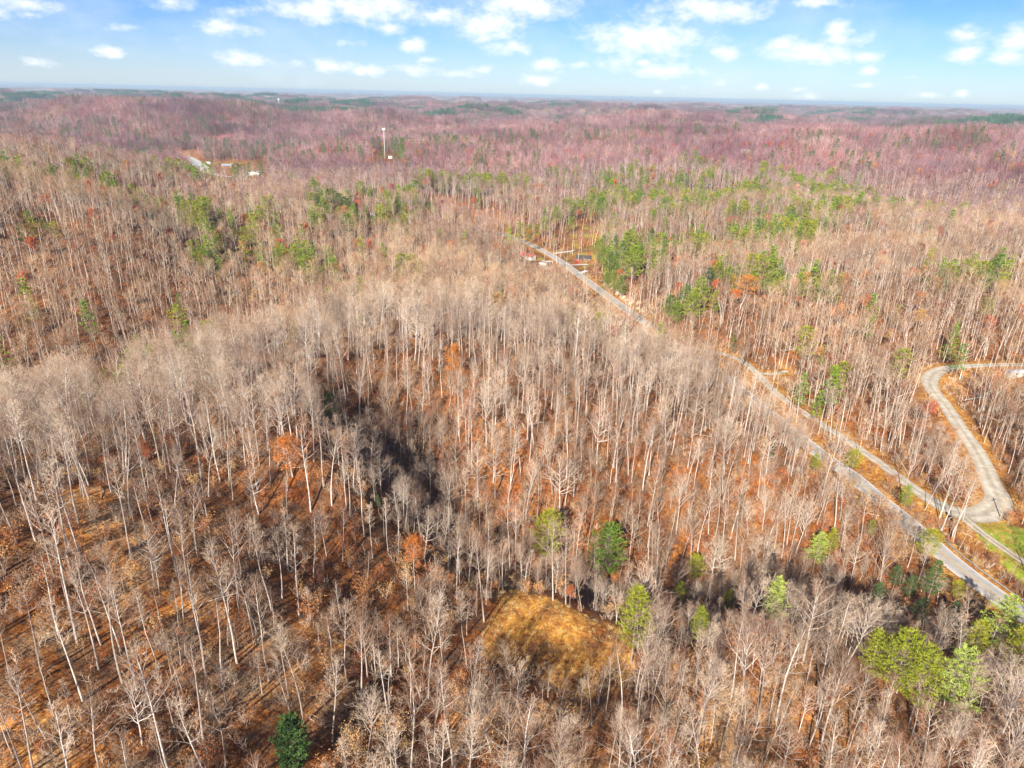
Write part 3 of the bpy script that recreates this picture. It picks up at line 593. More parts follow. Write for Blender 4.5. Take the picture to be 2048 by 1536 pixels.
def hero(name, u, v, vt, kinds, label, cat='tree', group=None, wide=1.0, ut=None):
    p = hit(u, v); h = height_for(p, vt); k = kinds[rnd.randrange(len(kinds))]; s = h / k.H
    tl = 0
    if ut is not None:
        uu = proj(p.x, p.y, p.z + h)[0]; dist = (p - Vector((0, 0, CAMZ))).length; tl = max(-.3, min(.3, (ut - uu) * dist / F / h))
    e = k.place(name, p, 0, (s * wide, s * wide, s), (0, 0)); e.rotation_euler = (Matrix.Rotation(tl, 3, 'Y') @ Matrix.Rotation(rnd.random() * 6.28, 3, 'Z')).to_euler()
    tag(e, label, cat, group); taken.append((p.x, p.y))
    if name != 'bare_tree':
        uu, _, w_ = proj(p.x, p.y, p.z + h * .7); hw = h * .16 * wide * F / w_; keep(uu - hw * .7, uu + hw * .7, vt, vt + (v - vt) * .55, w_)
    elif vt > 1000: ux, _, w_ = proj(p.x, p.y, p.z + h * .8); keep(ux - 4, ux + 4, vt + 10, vt + (v - vt) * .6, w_)
    return e
PT, OV, VS, OK_ = [HI[0], HI[1], HI[9]], [HI[2], HI[3], HI[4], HI[8]], [HI[5], HI[6]], [HI[7]]
bt = 'bare_tree'; G0 = 'bare winter trees standing in the near woods'
for (u, v, vt, ut, ks, lb) in [
 (66,1545,1325,0,PT,'tall bare tree with thick pale trunk leaning left in the bottom left corner'),
 (60,1580,1365,-5,PT,'thick pale bare trunk leaning out of the lower left edge of the photo'),
 (338,1545,1285,280,OV,'large bare tree with thick pale trunk cut by bottom edge, left of the round evergreen'),
 (108,1432,1280,58,PT,'slender bare trunk on the leaf covered slope near the lower left edge'),
 (167,1405,1190,112,PT,'tall slim bare tree above the lower left corner, leaning left'),
 (246,1366,1070,174,OV,'very tall bare tree of twin height on the left leafy slope'),
 (274,1380,1150,234,PT,'straight pale bare trunk just right of the tallest tree on the left slope'),
 (316,1335,1160,286,PT,'bare tree rising from bright orange leaves on the left slope'),
 (371,1310,1120,342,PT,'slim bare pole-like trunk in the row on the left slope, foot in dark leaves'),
 (412,1352,1095,370,PT,'white barked bare trunk, longest of the row above the orange leaf patch'),
 (443,1342,1185,415,PT,'short topped pale bare trunk at the lower edge of the orange leaf patch'),
 (474,1328,1070,422,PT,'thin curved bare trunk right of the short topped one on the orange slope'),
 (480,1209,1020,450,OV,'bare tree with fanned crown high on the left slope above the row of trunks'),
 (544,1223,1020,520,PT,'lone straight bare trunk beside a dark leaf hollow on the left slope'),
 (598,1230,1030,578,PT,'straight thin bare tree near the small green bush on the slope'),
 (607,1452,1225,572,OV,'tall pale bare tree whose foot stands right above the round dark evergreen'),
 (586,1442,1300,548,PT,'lesser bare tree leaning left directly behind the round dark evergreen'),
 (694,1366,1200,680,OV,'bare tree with wide twiggy crown between evergreen bush and clearing'),
 (841,1402,1240,806,OV,'forked bare tree left of the clearing, nearer of a pair'),
 (857,1400,1190,855,OV,'tall straight bare tree left of the clearing, taller of a pair'),
 (1021,1400,1285,1020,OV,'small crowned bare tree in front of the yellow grass clearing'),
 (1096,1395,1325,1100,OV,'low herringbone shaped bare tree at the near edge of the clearing'),
 (1106,1203,1028,1108,OV,'big symmetrical bare tree at the far edge of the clearing, pine behind it'),
 (1132,1210,1058,1143,PT,'slim bare tree right beside the big symmetrical one behind the clearing'),
 (914,1199,1035,913,OV,'broad bare tree on the slope left of the clearing tip'),
 (938,1160,1048,948,VS,'bare tree with sweeping right hand twigs left of the clearing tip'),
 (1020,1143,965,1022,OV,'bare tree standing behind the pointed top end of the clearing'),
 (1030,1167,990,1027,PT,'narrow bare tree at the pointed top end of the clearing'),
 (1322,1340,1190,1330,VS,'bare upswept tree right of the clearing between two small pines'),
 (1606,1322,1135,1640,OK_,'huge spreading bare tree with heavy pale limbs in the lower right woods'),
 (1515,1415,1228,1530,VS,'bare vase shaped tree with many upright pale limbs, lower right woods'),
 (1484,1418,1225,1490,VS,'narrower bare tree touching the vase shaped one on its left'),
 (1658,1450,1305,1700,VS,'bare tree leaning right below the huge spreading tree'),
 (1690,1520,1400,1732,PT,'broken pale leaning trunk near the bottom right pines'),
 (1843,1527,1388,1862,OK_,'white limbed spreading bare tree at the bottom below the light green pine'),
 (1927,1470,1300,1978,VS,'bare tree with broad fan crown right of the light green pine'),
 (1380,1150,1010,1385,OV,'bare tree above the small ochre pine right of centre'),
 (1441,1175,1060,1450,OK_,'pale spreading bare tree catching sun before the dark hollow'),
 (944,950,800,940,PT,'bright white bare trunk standing over the dark hollow in mid picture'),
 (826,850,715,822,OV,'tall bare tree with candelabra side branches on the middle slope'),
 (628,855,735,612,OK_,'old pale bare oak with forked limbs on the ridge left of the dark evergreen'),
 (560,870,770,550,OK_,'gnarled grey bare oak with level limbs on the middle ridge'),
 (1925,1045,960,1945,OV,'bare leaning tree at the gravel junction beside the farm track'),
 (1918,1100,1040,1940,OV,'bare tree with yellowish foot between highway and farm track'),
 (1969,1108,1068,1985,OV,'small bare tree casting a shadow beside the farm track'),
 (1849,1023,930,1895,PT,'leaning bare pale tree at the gravel road, left of the junction'),
 (1880,1035,940,1905,PT,'leaning white bare tree just left of the gravel junction')]:
    hero(bt, u, v, vt, ks, lb, 'tree', G0, .95, ut)
GP = 'evergreen pines among the bare trees'
pn = 'pine_tree'
for (u, v, vt, ks, wd, lb) in [
 (1207,1200,1046,P_R,1.05,'rounded bright green pine with bare lower stem behind the clearing'),
 (1092,1160,1018,P_RY,1.0,'yellow green pine half hidden behind the big symmetrical bare tree'),
 (1262,1330,1172,P_Y,1.1,'tall ragged yellow green pine at the right corner of the clearing'),
 (1392,1300,1212,P_Y,1.1,'small yellow pine right of the clearing corner pine'),
 (1352,1240,1163,P_Y,1.2,'small yellow topped pine between two bare trees, right of clearing'),
 (1447,1255,1178,P_Y,.8,'thin yellow green pine top peeping between crowns right of clearing'),
 (1385,1180,1108,P_RY,1.1,'ochre pine standing higher up, right of the rounded green pine'),
 (1541,1270,1150,P_L,1.0,'light green pine with rounded top in the lower right woods'),
 (1625,1145,1060,P_L,1.35,'open layered pale green pine at the edge of the dark hollow'),
 (1655,1120,1055,P_Y,1.2,'olive pine touching the layered pale pine on its right'),
 (1845,1140,1058,P_RY,1.4,'broad olive pine beside the highway shoulder'),
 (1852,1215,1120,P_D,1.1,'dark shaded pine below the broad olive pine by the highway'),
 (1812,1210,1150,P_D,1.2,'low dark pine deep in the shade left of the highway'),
 (1978,1330,1192,P_L,1.35,'large pale yellow green white pine in front of the highway'),
 (1935,1340,1240,P_Y,1.3,'olive pine left of the large pale pine near the highway'),
 (2018,1370,1245,P_Y,1.2,'olive pine at the right edge below the highway'),
 (2044,1310,1240,P_D,1.0,'dark green pine on the right edge of the photo by the highway'),
 (1772,1430,1262,P_RY,1.2,'big mustard green pine in the bottom right group'),
 (1730,1380,1258,P_Y,1.0,'mustard pine at the left of the bottom right group'),
 (1818,1450,1290,P_Y,1.1,'mustard pine pressed against the light green one in bottom right group'),
 (1885,1450,1292,P_L,1.3,'big fresh light green pine in the bottom right group'),
 (590,700,628,P_L,.7,'narrow bright green pine alone on the middle left ridge'),
 (663,862,785,P_D,1.3,'dark green evergreen beside the black hollow in mid picture'),
 (213,775,735,P_RY,1.5,'round yellow green pine, left of a pair at the far left ridge'),
 (246,775,728,P_RY,1.5,'round yellow green pine, right of a pair at the far left ridge'),
 (1005,612,572,P_L,.8,'small bright green pine in the grey woods left of the highway'),
 (1895,725,645,P_S,1.0,'solitary green spruce above the gravel road bend'),
 (1640,732,688,P_S,.9,'small light green conifer above the gravel road'),
 (1463,715,668,P_D,1.1,'grey green conifer beside the gravel road near the highway'),
 (1700,955,898,P_RY,1.4,'olive pine between highway and gravel road'),
 (1625,955,908,P_RY,1.2,'olive pine left of the highway opposite the gravel road'),
 (1804,1030,970,P_R,1.0,'thin grey green pine at the highway edge'),
 (1540,930,880,P_D,.6,'slim dark conifer standing on the slope above the highway'),
 (1735,1090,1040,P_RY,.8,'small olive conifer left of the broad highway pine'),
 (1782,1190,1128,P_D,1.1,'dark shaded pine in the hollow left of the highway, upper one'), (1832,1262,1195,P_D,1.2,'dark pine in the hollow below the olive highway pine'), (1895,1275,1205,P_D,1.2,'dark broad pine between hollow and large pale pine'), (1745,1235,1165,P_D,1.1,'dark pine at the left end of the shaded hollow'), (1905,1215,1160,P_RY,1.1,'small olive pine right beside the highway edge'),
 (757,1025,990,P_D,1.0,'small dark evergreen top in the central grey woods')]:
    hero(pn, u, v, vt, ks, lb, 'pine tree', GP, wd)
hero('evergreen_bush', 592, 1545, 1432, P_C, 'dense round dark green cedar at the bottom edge', 'evergreen', None, 1.0)
# pine stands farther off, each stand a list of (u, v foot, v top)
def stand(L, kinds, where, grp, wd=1.0):
    L = sorted(L)
    for i, (u, v, vt) in enumerate(L):
        place = 'leftmost' if i == 0 else 'rightmost' if i == len(L) - 1 else '%s from the left' % ['', 'second', 'third', 'fourth', 'fifth', 'sixth', 'seventh', 'eighth', 'ninth', 'tenth', 'eleventh'][i]
        hero(pn, u, v, vt, kinds, 'green pine %s, %s' % (where, place), 'pine tree', grp, wd)
stand([(1192,528,478),(1205,545,488),(1216,560,498),(1228,520,468),(1240,565,480),(1262,578,488),(1250,540,462),(1225,590,540),(1275,545,492),(1212,580,545),(1238,600,550),(1205,512,470)], P_W + P_S, 'in the dense stand beside the highway', 'pines in the dense stand beside the highway', 1.6)
stand([(1336,655,588),(1350,662,600),(1368,645,568),(1382,660,575),(1395,630,552),(1412,605,535),(1425,640,580)], P_W + P_D, 'in the tall row right of the highway', 'pines in the row right of the highway', 1.45)
stand([(1500,590,540),(1530,600,545),(1455,580,530),(1560,575,540)], P_W, 'in the loose group around the orange oak', 'pines around the orange oak', 1.5)
stand([(1300,500,455),(1345,505,468),(1282,492,455),(1380,480,448)], P_W, 'on the slope just above the dense highway stand', 'pines above the highway stand', 1.5)
stand([(637,420,392),(650,430,395),(665,412,375),(680,438,385),(694,440,392),(708,418,388),(660,445,405)], P_W + P_D, 'in the dark clump left of centre', 'pines in the dark clump', 1.8)
stand([(730,400,372),(748,398,378),(722,455,425),(745,462,430),(770,455,425),(798,440,405),(822,450,418),(858,430,405)], P_W, 'scattered right of the dark clump', 'pines right of the dark clump', 1.8)
stand([(395,470,447),(432,455,432),(450,448,424),(475,450,430),(490,445,426),(525,448,420),(556,450,425)], P_Y + P_R, 'in the yellowish line on the left hill', 'pines in the yellowish line', 1.5)
stand([(470,500,458),(492,498,452),(510,502,465),(462,535,500),(500,532,500)], P_RY + P_R, 'in the olive group on the left hillside', 'pines of the olive group', 1.6)
stand([(60,452,420),(88,470,438),(100,475,445)], P_RY + P_R, 'at the far left hillside', 'pines at the far left', 1.8)
stand([(1110,460,410),(1140,470,432),(1160,430,398),(1178,425,395)], P_W, 'above the yard beside the highway', 'pines above the yard', 1.5)
GO = 'trees still holding orange leaves'
for (u, v, vt, wd, lb) in [(905,790,682,.8,'glowing orange leafed tree on the ridge in mid picture'), (575,985,872,1.5,'wide golden orange leafed tree on the left middle slope'), (1480,618,545,2.1,'red orange oak among pines right of the highway'),
 (1580,740,700,1.2,'orange leafed tree above the gravel road'), (765,400,372,1.2,'small orange tree beside the dark pine clump'), (300,950,880,.8,'faint orange tree in the left grey woods'), (990,800,765,.8,'small orange tree right of the glowing one'),
 (1140,1215,1170,1,'low orange leafed tree at the far edge of the clearing'), (830,1180,1070,.9,'orange leafed tree in the woods left of the clearing'), (250,1190,1075,.8,'light orange leafed sapling on the left slope')]:
    hero('orange_tree', u, v, vt, OAKL, lb, 'tree', GO, wd)

# ------------------------------------------------------------------ random woods
def grid(d0, d1, sp, amax=R(55)):
    g_ = np.arange(-d1 * math.sin(amax), d1 * math.sin(amax), sp); h_ = np.arange(0, d1, sp); gx, gy = np.meshgrid(g_, h_)
    gx = gx + rng.uniform(-.48, .48, gx.shape) * sp; gy = gy + rng.uniform(-.48, .48, gy.shape) * sp
    d = np.hypot(gx, gy); k = (d > d0) & (d < d1) & (np.abs(np.arctan2(gx, gy)) < amax); return gx[k], gy[k]
def free(x, y, pad=3.5, tk=True):
    D, _ = road_d(x, y); k = D > pad
    for P, pr in [(CLEAR, 1), (GRASS, 1), (LAWN, .88), (LAWN2, .9), (YARD, .985)] + [(q_, .97) for q_ in FIELDS + REDS]: k &= ~(inside(x, y, P) & (rng.random(len(x)) < pr))
    if tk:
        T = np.array(taken)
        for s in range(0, len(x), 20000):
            e = slice(s, s + 20000); k[e] &= (np.hypot(x[e, None] - T[None, :, 0], y[e, None] - T[None, :, 1]).min(1) > 2.2)
    return k
def ground_pts(x, y): return np.stack([x, y, height(x, y)], 1)
def facing(x, y, e=5.):
    z0 = height(x, y); nx = -(height(x + e, y) - z0) / e; ny = -(height(x, y + e) - z0) / e; return (nx * sund.x + ny * sund.y + sund.z) / np.sqrt(nx * nx + ny * ny + 1)
ZON = [(1180,1720,355,440,.22),(1430,1560,535,600,.25),(380,570,420,540,.16),(620,870,385,460,.2),(1180,1330,455,560,.25),(0,130,235,275,.7),(100,420,240,290,.4),(420,700,288,322,.35),(780,1100,283,330,.25),(1500,1680,300,350,.6),(1780,2000,275,308,.4),(1560,1720,270,300,.35),(1650,1760,320,350,.4),(1900,2048,300,330,.2),(40,110,430,470,.2),(0,60,640,680,.15),(150,420,600,700,.04)]
def zoned(P3):
    p = P3 - np.array([0, 0, CAMZ - 10]); w_ = np.maximum(p @ np.array(FW), 1); u_ = 1024 + F * (p @ np.array(RT)) / w_; v_ = 768 - F * (p @ np.array(UP)) / w_; o = np.zeros(len(p)); cl_ = noise2(P3[:, 0] / 30, P3[:, 1] / 30, 95) > .17
    for a, b, c, d, q in ZON: o = np.maximum(o, ((u_ > a) & (u_ < b) & (v_ > c) & (v_ < d)) * q * (.03 + 3.5 * cl_))
    return o
# near bare trees
x, y = grid(14, 300, 4.6, R(56)); k = free(x, y) & (noise2(x / 23, y / 23, 61) > -.7); x, y = x[k], y[k]
# the bottom left slope is thinner woods
thin = (x < -8) & (np.hypot(x, y) < 165) & (rng.random(len(x)) < .5); x, y = x[~thin], y[~thin]
P3 = ground_pts(x, y); n = len(x); idx = rng.integers(0, len(HI), n); idx = np.where((x < -5) & (np.hypot(x, y) < 175) & (rng.random(n) < .6), rng.choice([0, 1, 9], n), idx); scl = rng.uniform(.5, 1.0, n); scl *= np.where(rng.random(n) < .28, .55, 1); scl *= .66 + .34 * smooth(.12, .42, facing(x, y)); yaw = rng.random(n) * 6.28
k = sight(P3, 25 * scl, 3 * scl); sm_ = sight(P3, 14 * scl, 2 * scl, .3, 1.); scl = np.where(k, scl, scl * .56); k |= sm_
for q_ in (10, 18, 26): k &= ~(inside(x + sund.x / -.86 * q_, y + sund.y / -.86 * q_, CLEAR) & (rng.random(n) < .2))
x, y, P3, idx, scl, yaw = x[k], y[k], P3[k], idx[k], scl[k], yaw[k]; n = len(x)
tx = rng.normal(0, .05, n); ty = rng.normal(0, .05, n)
cw = np.array([proj(px, py, pz + 12) for px, py, pz in P3]); vis = (cw[:, 2] > 0) & (cw[:, 0] > 10) & (cw[:, 0] < 2038) & (cw[:, 1] < 1526) & (cw[:, 1] > 200)
app = np.where(vis, scl / np.maximum(cw[:, 2], 1), 0); order = np.argsort(-app); nind = 300 - 49
ind = order[:nind]; rest = np.setdiff1d(np.arange(n), ind)
fw = {'poplar': 'straight', 'round': 'oval crowned', 'vase': 'upswept', 'oak': 'spreading'}
LM = [(592,1490,'round dark cedar at the bottom edge'),(1040,1330,'near edge of the grassy clearing'),(1200,1340,'right half of the clearing'),(940,1240,'left edge of the clearing'),(1207,1120,'rounded bright green pine'),(1106,1110,'big symmetrical bare tree'),
(1262,1250,'yellow green pine at the clearing corner'),(1620,1230,'huge spreading bare tree'),(1520,1320,'vase shaped pale tree'),(1853,1460,'white limbed tree at the bottom'),(1780,1330,'mustard pines at bottom right'),(1885,1360,'big light green pine'),
(1978,1260,'large pale pine by the highway'),(1541,1200,'rounded light green pine'),(1625,1100,'open layered pale pine'),(210,1220,'very tall twin height tree'),(35,1440,'thick leaning trunks at lower left'),(310,1410,'big trunk cut by the bottom edge'),
(850,1300,'pair of trees left of clearing'),(430,1260,'short topped pale trunk'),(590,1340,'tall tree above the round cedar'),(1010,1080,'pointed top of the clearing'),(560,1080,'lone trunk by the leaf hollow'),(1330,1260,'upswept tree between small pines'),
(1400,1200,'small yellow pine'),(750,1420,'leafy slope right of the round cedar'),(1400,1480,'woods at the bottom centre right'),(1150,1480,'woods below the clearing'),(1700,1480,'broken leaning trunk'),(930,1480,'bottom edge below the clearing'),(1960,1400,'broad fan crown at right'),(120,1080,'grey crowns on the left edge'),(60,930,'left edge ridge'),(320,900,'middle of the left ridge'),(300,1000,'faint orange tree on the left'),(450,960,'wide golden tree'),(700,950,'dark evergreen over the hollow'),(940,1000,'white trunk over the dark hollow')]
OR_ = ['nearest','second','third','fourth','fifth','sixth','seventh','eighth','ninth','tenth','eleventh','twelfth','thirteenth','fourteenth','fifteenth','sixteenth','seventeenth','eighteenth','nineteenth','twentieth'] + ['twenty first', 'twenty second', 'twenty third', 'twenty fourth', 'twenty fifth', 'twenty sixth', 'twenty seventh', 'twenty eighth', 'twenty ninth', 'thirtieth'] + ['thirty first', 'thirty second', 'thirty third', 'thirty fourth', 'thirty fifth', 'thirty sixth', 'thirty seventh', 'thirty eighth'] + ['outermost'] * 40
bk = {}
for i in ind:
    uc, vc, _ = proj(P3[i][0], P3[i][1], P3[i][2] + 18 * scl[i]); L_ = min(LM, key=lambda l: (l[0] - uc) ** 2 + (l[1] - vc) ** 2); du, dv = uc - L_[0], vc - L_[1]
    dr_ = ('left of' if du < 0 else 'right of') if abs(du) > abs(dv) else ('above' if dv < 0 else 'below'); bk.setdefault((L_[2], dr_), []).append((math.hypot(du, dv), i))
for (lm, dr_), L_ in bk.items():
    for r_, (_, i) in enumerate(sorted(L_)):
        e = HI[idx[i]].place(bt, tuple(P3[i]), yaw[i], float(scl[i]), (float(rng.normal(0, .035)), float(rng.normal(0, .035))))
        size = 'tall' if scl[i] > .82 else 'small' if scl[i] < .6 else 'medium'
        tag(e, '%s %s bare tree, %s %s the %s' % (size, fw[forms[idx[i]]], OR_[r_], dr_, lm), 'tree', G0)
tx = rng.normal(0, .035, n); ty = rng.normal(0, .035, n)
rot = np.stack([tx, ty, yaw], 1)
scatter('bare_woods', P3[rest], rot[rest], np.repeat(scl[rest, None], 3, 1), idx[rest], HI, 'dense bare grey brown winter woods covering the near ridge and hollow', 'woods')
# undergrowth
x, y = grid(20, 330, 3.5, R(54)); k = free(x, y, 1.2) & (noise2(x / 14, y / 14, 71) > -.3); x, y = x[k], y[k]; n = len(x)
scatter('undergrowth', ground_pts(x, y), np.stack([np.zeros(n), np.zeros(n), rng.random(n) * 6.28], 1), np.repeat(rng.uniform(.4, 1.15, n)[:, None], 3, 1),
        rng.choice(len(SHR), n, p=[.15, .15, .15, .13, .15, .14, .13]), SHR, 'twiggy saplings and russet leaved brush under the near trees', 'undergrowth')
LB = [Kind('brush_%d' % i, shrub(340 + i, 2.2 + .5 * i, 0, 'low'), (TWIG, TWIG, LEAFR)) for i in range(3)]
x, y = grid(30, 620, 4.4, R(50)); d_ = np.hypot(x, y); k = free(x, y, 1.5) & ((noise2(x / 12, y / 12, 73) > -.1) | (d_ > 320)); x, y = x[k], y[k]; n = len(x)
scatter('low_brush', ground_pts(x, y), np.stack([np.zeros(n), np.zeros(n), rng.random(n) * 6.28], 1), np.stack([q_ := rng.uniform(.7, 1.8, n), q_, q_ * rng.uniform(.5, 1, n)], 1), rng.integers(0, 3, n), LB, 'low tangled grey brown brush over the leaf litter', 'brush')
GT = [Kind('tuft_%d' % i, grassy(500 + i, .9), (BARK, TWIG, DRYG)) for i in range(2)]
x, y = grid(60, 260, 1.5, R(40)); k = inside(x, y, CLEAR) | ((road_d(x, y)[0] < 7) & (road_d(x, y)[0] > .6) & (rng.random(len(x)) < .6)); k &= rng.random(len(x)) < .8; x, y = x[k], y[k]; n = len(x)
scatter('dry_grass', ground_pts(x, y), np.stack([np.zeros(n), np.zeros(n), rng.random(n) * 6.28], 1), np.repeat(rng.uniform(.4, 1.1, n)[:, None], 3, 1), rng.integers(0, 2, n), GT, 'dry golden grass in the clearing and along the road verges', 'grass')
def logk(seed):
    r = random.Random(seed); m = MB(); pts = [Vector((0, 0, .15))]
    for k in range(4): pts.append(pts[-1] + Vector((2.2, r.gauss(0, .2), r.gauss(0, .12))))
    m.tube(pts, [.2, .18, .15, .11, .06], 6); c_ = MB()
    for k in range(7): p_ = pts[2 + k % 3]; c_.spike(p_, p_ + Vector((r.uniform(.5, 2), r.gauss(0, 1.2), r.uniform(0, .9))), .035)
    return Kind('log_%d' % seed, (m, c_), (TWIG, TWIG, TWIG))
LG = [logk(1), logk(2), logk(3)]
x, y = grid(30, 320, 17, R(54)); k = free(x, y, 2); x, y = x[k], y[k]; n = len(x)
scatter('fallen_logs', ground_pts(x, y), np.stack([np.zeros(n), rng.normal(0, .12, n), rng.random(n) * 6.28], 1), np.repeat(rng.uniform(.35, .85, n)[:, None], 3, 1), rng.integers(0, 3, n), LG, 'fallen pale logs and limbs lying in the leaf litter', 'logs')
kk = [i for i in range(len(HW)) if 1330 < proj(*HW[i, :3])[0] < 1880]; px_, py_ = [], []
TH = np.gradient(HW[:, :2], axis=0); TH /= np.linalg.norm(TH, axis=1)[:, None]
for i in kk:
    for q_ in range(2): o_ = rng.uniform(5.5, 15); px_.append(HW[i, 0] - TH[i, 1] * o_ + rng.normal(0, 1)); py_.append(HW[i, 1] + TH[i, 0] * o_ + rng.normal(0, 1))
x, y = np.array(px_), np.array(py_); n = len(x)
scatter('roadside_thicket', ground_pts(x, y), np.stack([np.zeros(n), np.zeros(n), rng.random(n) * 6.28], 1), np.repeat(rng.uniform(1.0, 1.7, n)[:, None], 3, 1), rng.integers(0, len(SHR), n), SHR, 'bare thicket growing along the near side of the highway', 'thicket')
# middle distance
x, y = grid(300, 950, 5.2, R(46)); k = free(x, y, 2); x, y = x[k], y[k]; n = len(x)
ev = (fbm(x / 130, y / 100, 3, 91) > .27) & (rng.random(n) < .55); P3 = ground_pts(x, y); ev |= rng.random(n) < zoned(P3); u_ = np.array([proj(*q_)[:2] for q_ in P3]); ev &= ~((u_[:, 0] > 1680) & (u_[:, 1] > 660)); ev &= ~((u_[:, 0] > 900) & (u_[:, 0] < 1180) & (u_[:, 1] > 525)); s_ = rng.uniform(.5, .98, n) * (.68 + .32 * smooth(.1, .4, facing(x, y))); k = sight(P3, 24 * s_, 2.6 * s_); x, y, P3, s_, ev = x[k], y[k], P3[k], s_[k], ev[k]; n = len(x); rot = np.stack([rng.normal(0, .03, n), rng.normal(0, .03, n), rng.random(n) * 6.28], 1)
ev |= rng.random(n) < .007
b_ = ~ev
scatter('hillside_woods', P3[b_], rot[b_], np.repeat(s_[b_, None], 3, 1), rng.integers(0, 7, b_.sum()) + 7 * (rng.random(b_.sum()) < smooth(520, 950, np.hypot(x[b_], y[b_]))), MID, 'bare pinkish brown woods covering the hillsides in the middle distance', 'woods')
scatter('hillside_pines', P3[ev], rot[ev], np.repeat(s_[ev, None] * 1.32, 3, 1), rng.integers(0, len(P_MID), ev.sum()), P_MID, 'green pines scattered through the bare woods in the middle distance', 'pine woods')
x, y = grid(300, 1500, 17, R(44)); k = free(x, y) & (rng.random(len(x)) < .35); x, y = x[k], y[k]; k = sight(ground_pts(x, y), np.full(len(x), 12.), np.full(len(x), 3.)); x, y = x[k], y[k]; n = len(x)
RED = [Kind('red_%d' % i, leafed(420 + i, 15, 'mid', 3), (TWIGM, TWIGM, m_)) for i, m_ in enumerate((LEAFR, LEAFX, LEAFR))]
scatter('russet_trees', ground_pts(x, y), np.stack([np.zeros(n), np.zeros(n), rng.random(n) * 6.28], 1), np.repeat(rng.uniform(.4, 1.0, n)[:, None], 3, 1), rng.integers(0, 3, n), RED, 'russet and red leaved trees dotted through the distant bare woods', 'trees')
# far hills
x, y = grid(950, 2700, 18, R(43)); k = free(x, y, 10, False); x, y = x[k], y[k]; k = sight(ground_pts(x, y), np.full(len(x), 22.), np.full(len(x), 9.), 0, 1); x, y = x[k], y[k]; n = len(x)
scatter('valley_woods', ground_pts(x, y), np.stack([np.zeros(n), np.zeros(n), rng.integers(0, 4, n) * 1.5708], 1), np.repeat(rng.uniform(.85, 1.12, n)[:, None], 3, 1), rng.integers(0, 3, n), LOW, 'haze tinted mauve brown bare woods on the hills beyond the valley', 'woods')
x, y = grid(950, 3600, 15, R(42)); pr = fbm(x / 260, y / 260, 3, 93); left = smooth(.1, -.5, np.arctan2(x, y)); k = free(x, y, 10, False) & (((pr > .2 - .22 * left) & (rng.random(len(x)) < .42)) | (rng.random(len(x)) < .01 + zoned(ground_pts(x, y)))); x, y = x[k], y[k]; n = len(x)
scatter('valley_pines', ground_pts(x, y), np.stack([np.zeros(n), np.zeros(n), rng.random(n) * 6.28], 1), np.repeat(rng.uniform(.9, 1.35, n)[:, None], 3, 1), rng.integers(0, len(P_FAR), n), P_FAR, 'dark green pine patches on the far hills', 'pine woods')
x, y = grid(2700, 8000, 55, R(42)); n = len(x)
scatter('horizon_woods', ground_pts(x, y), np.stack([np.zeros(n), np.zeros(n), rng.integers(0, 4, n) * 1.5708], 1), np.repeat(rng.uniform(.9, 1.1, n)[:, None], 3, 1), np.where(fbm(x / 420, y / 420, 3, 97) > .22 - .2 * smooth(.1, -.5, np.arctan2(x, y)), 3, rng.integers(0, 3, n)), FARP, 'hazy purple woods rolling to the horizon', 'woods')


# ------------------------------------------------------------------ built things
WHITE = simple('white_paint', (.78, .78, .76), .5); GALV = simple('galvanised_steel', (.55, .56, .57), .45, .6); DARKR = simple('dark_roof', (.085, .075, .07), .7); WOOD = simple('weathered_wood', (.52, .36, .20), .9, 0, 4)
BRICK = simple('brown_siding', (.36, .15, .09), .9); ROOFM = simple('metal_roof', (.55, .60, .66), .35, .4); GLASS = simple('dark_glass', (.03, .04, .05), .15); REDP = simple('red_paint', (.62, .03, .04), .35); TYRE = simple('tyre_rubber', (.02, .02, .02), .9)
ROOFR = simple('red_roof', (.66, .10, .09), .6); CREAM = simple('cream_siding', (.70, .66, .56), .8); ROCKM = simple('limestone', (.50, .40, .27), .95, 0, .9); BLK = simple('black_plastic', (.02, .02, .022), .5); PALEB = simple('pale_blue_roof', (.58, .66, .80), .5)
def part(nm, mb, m, par, smooth_=False): return link(nm, mb.mesh(nm, [m], smooth_), par)
def empty(nm, p, rz=0):
    e = bpy.data.objects.new(nm, None); C.objects.link(e); e.location = p; e.rotation_euler.z = rz; return e
def V3(*a): return Vector(a)
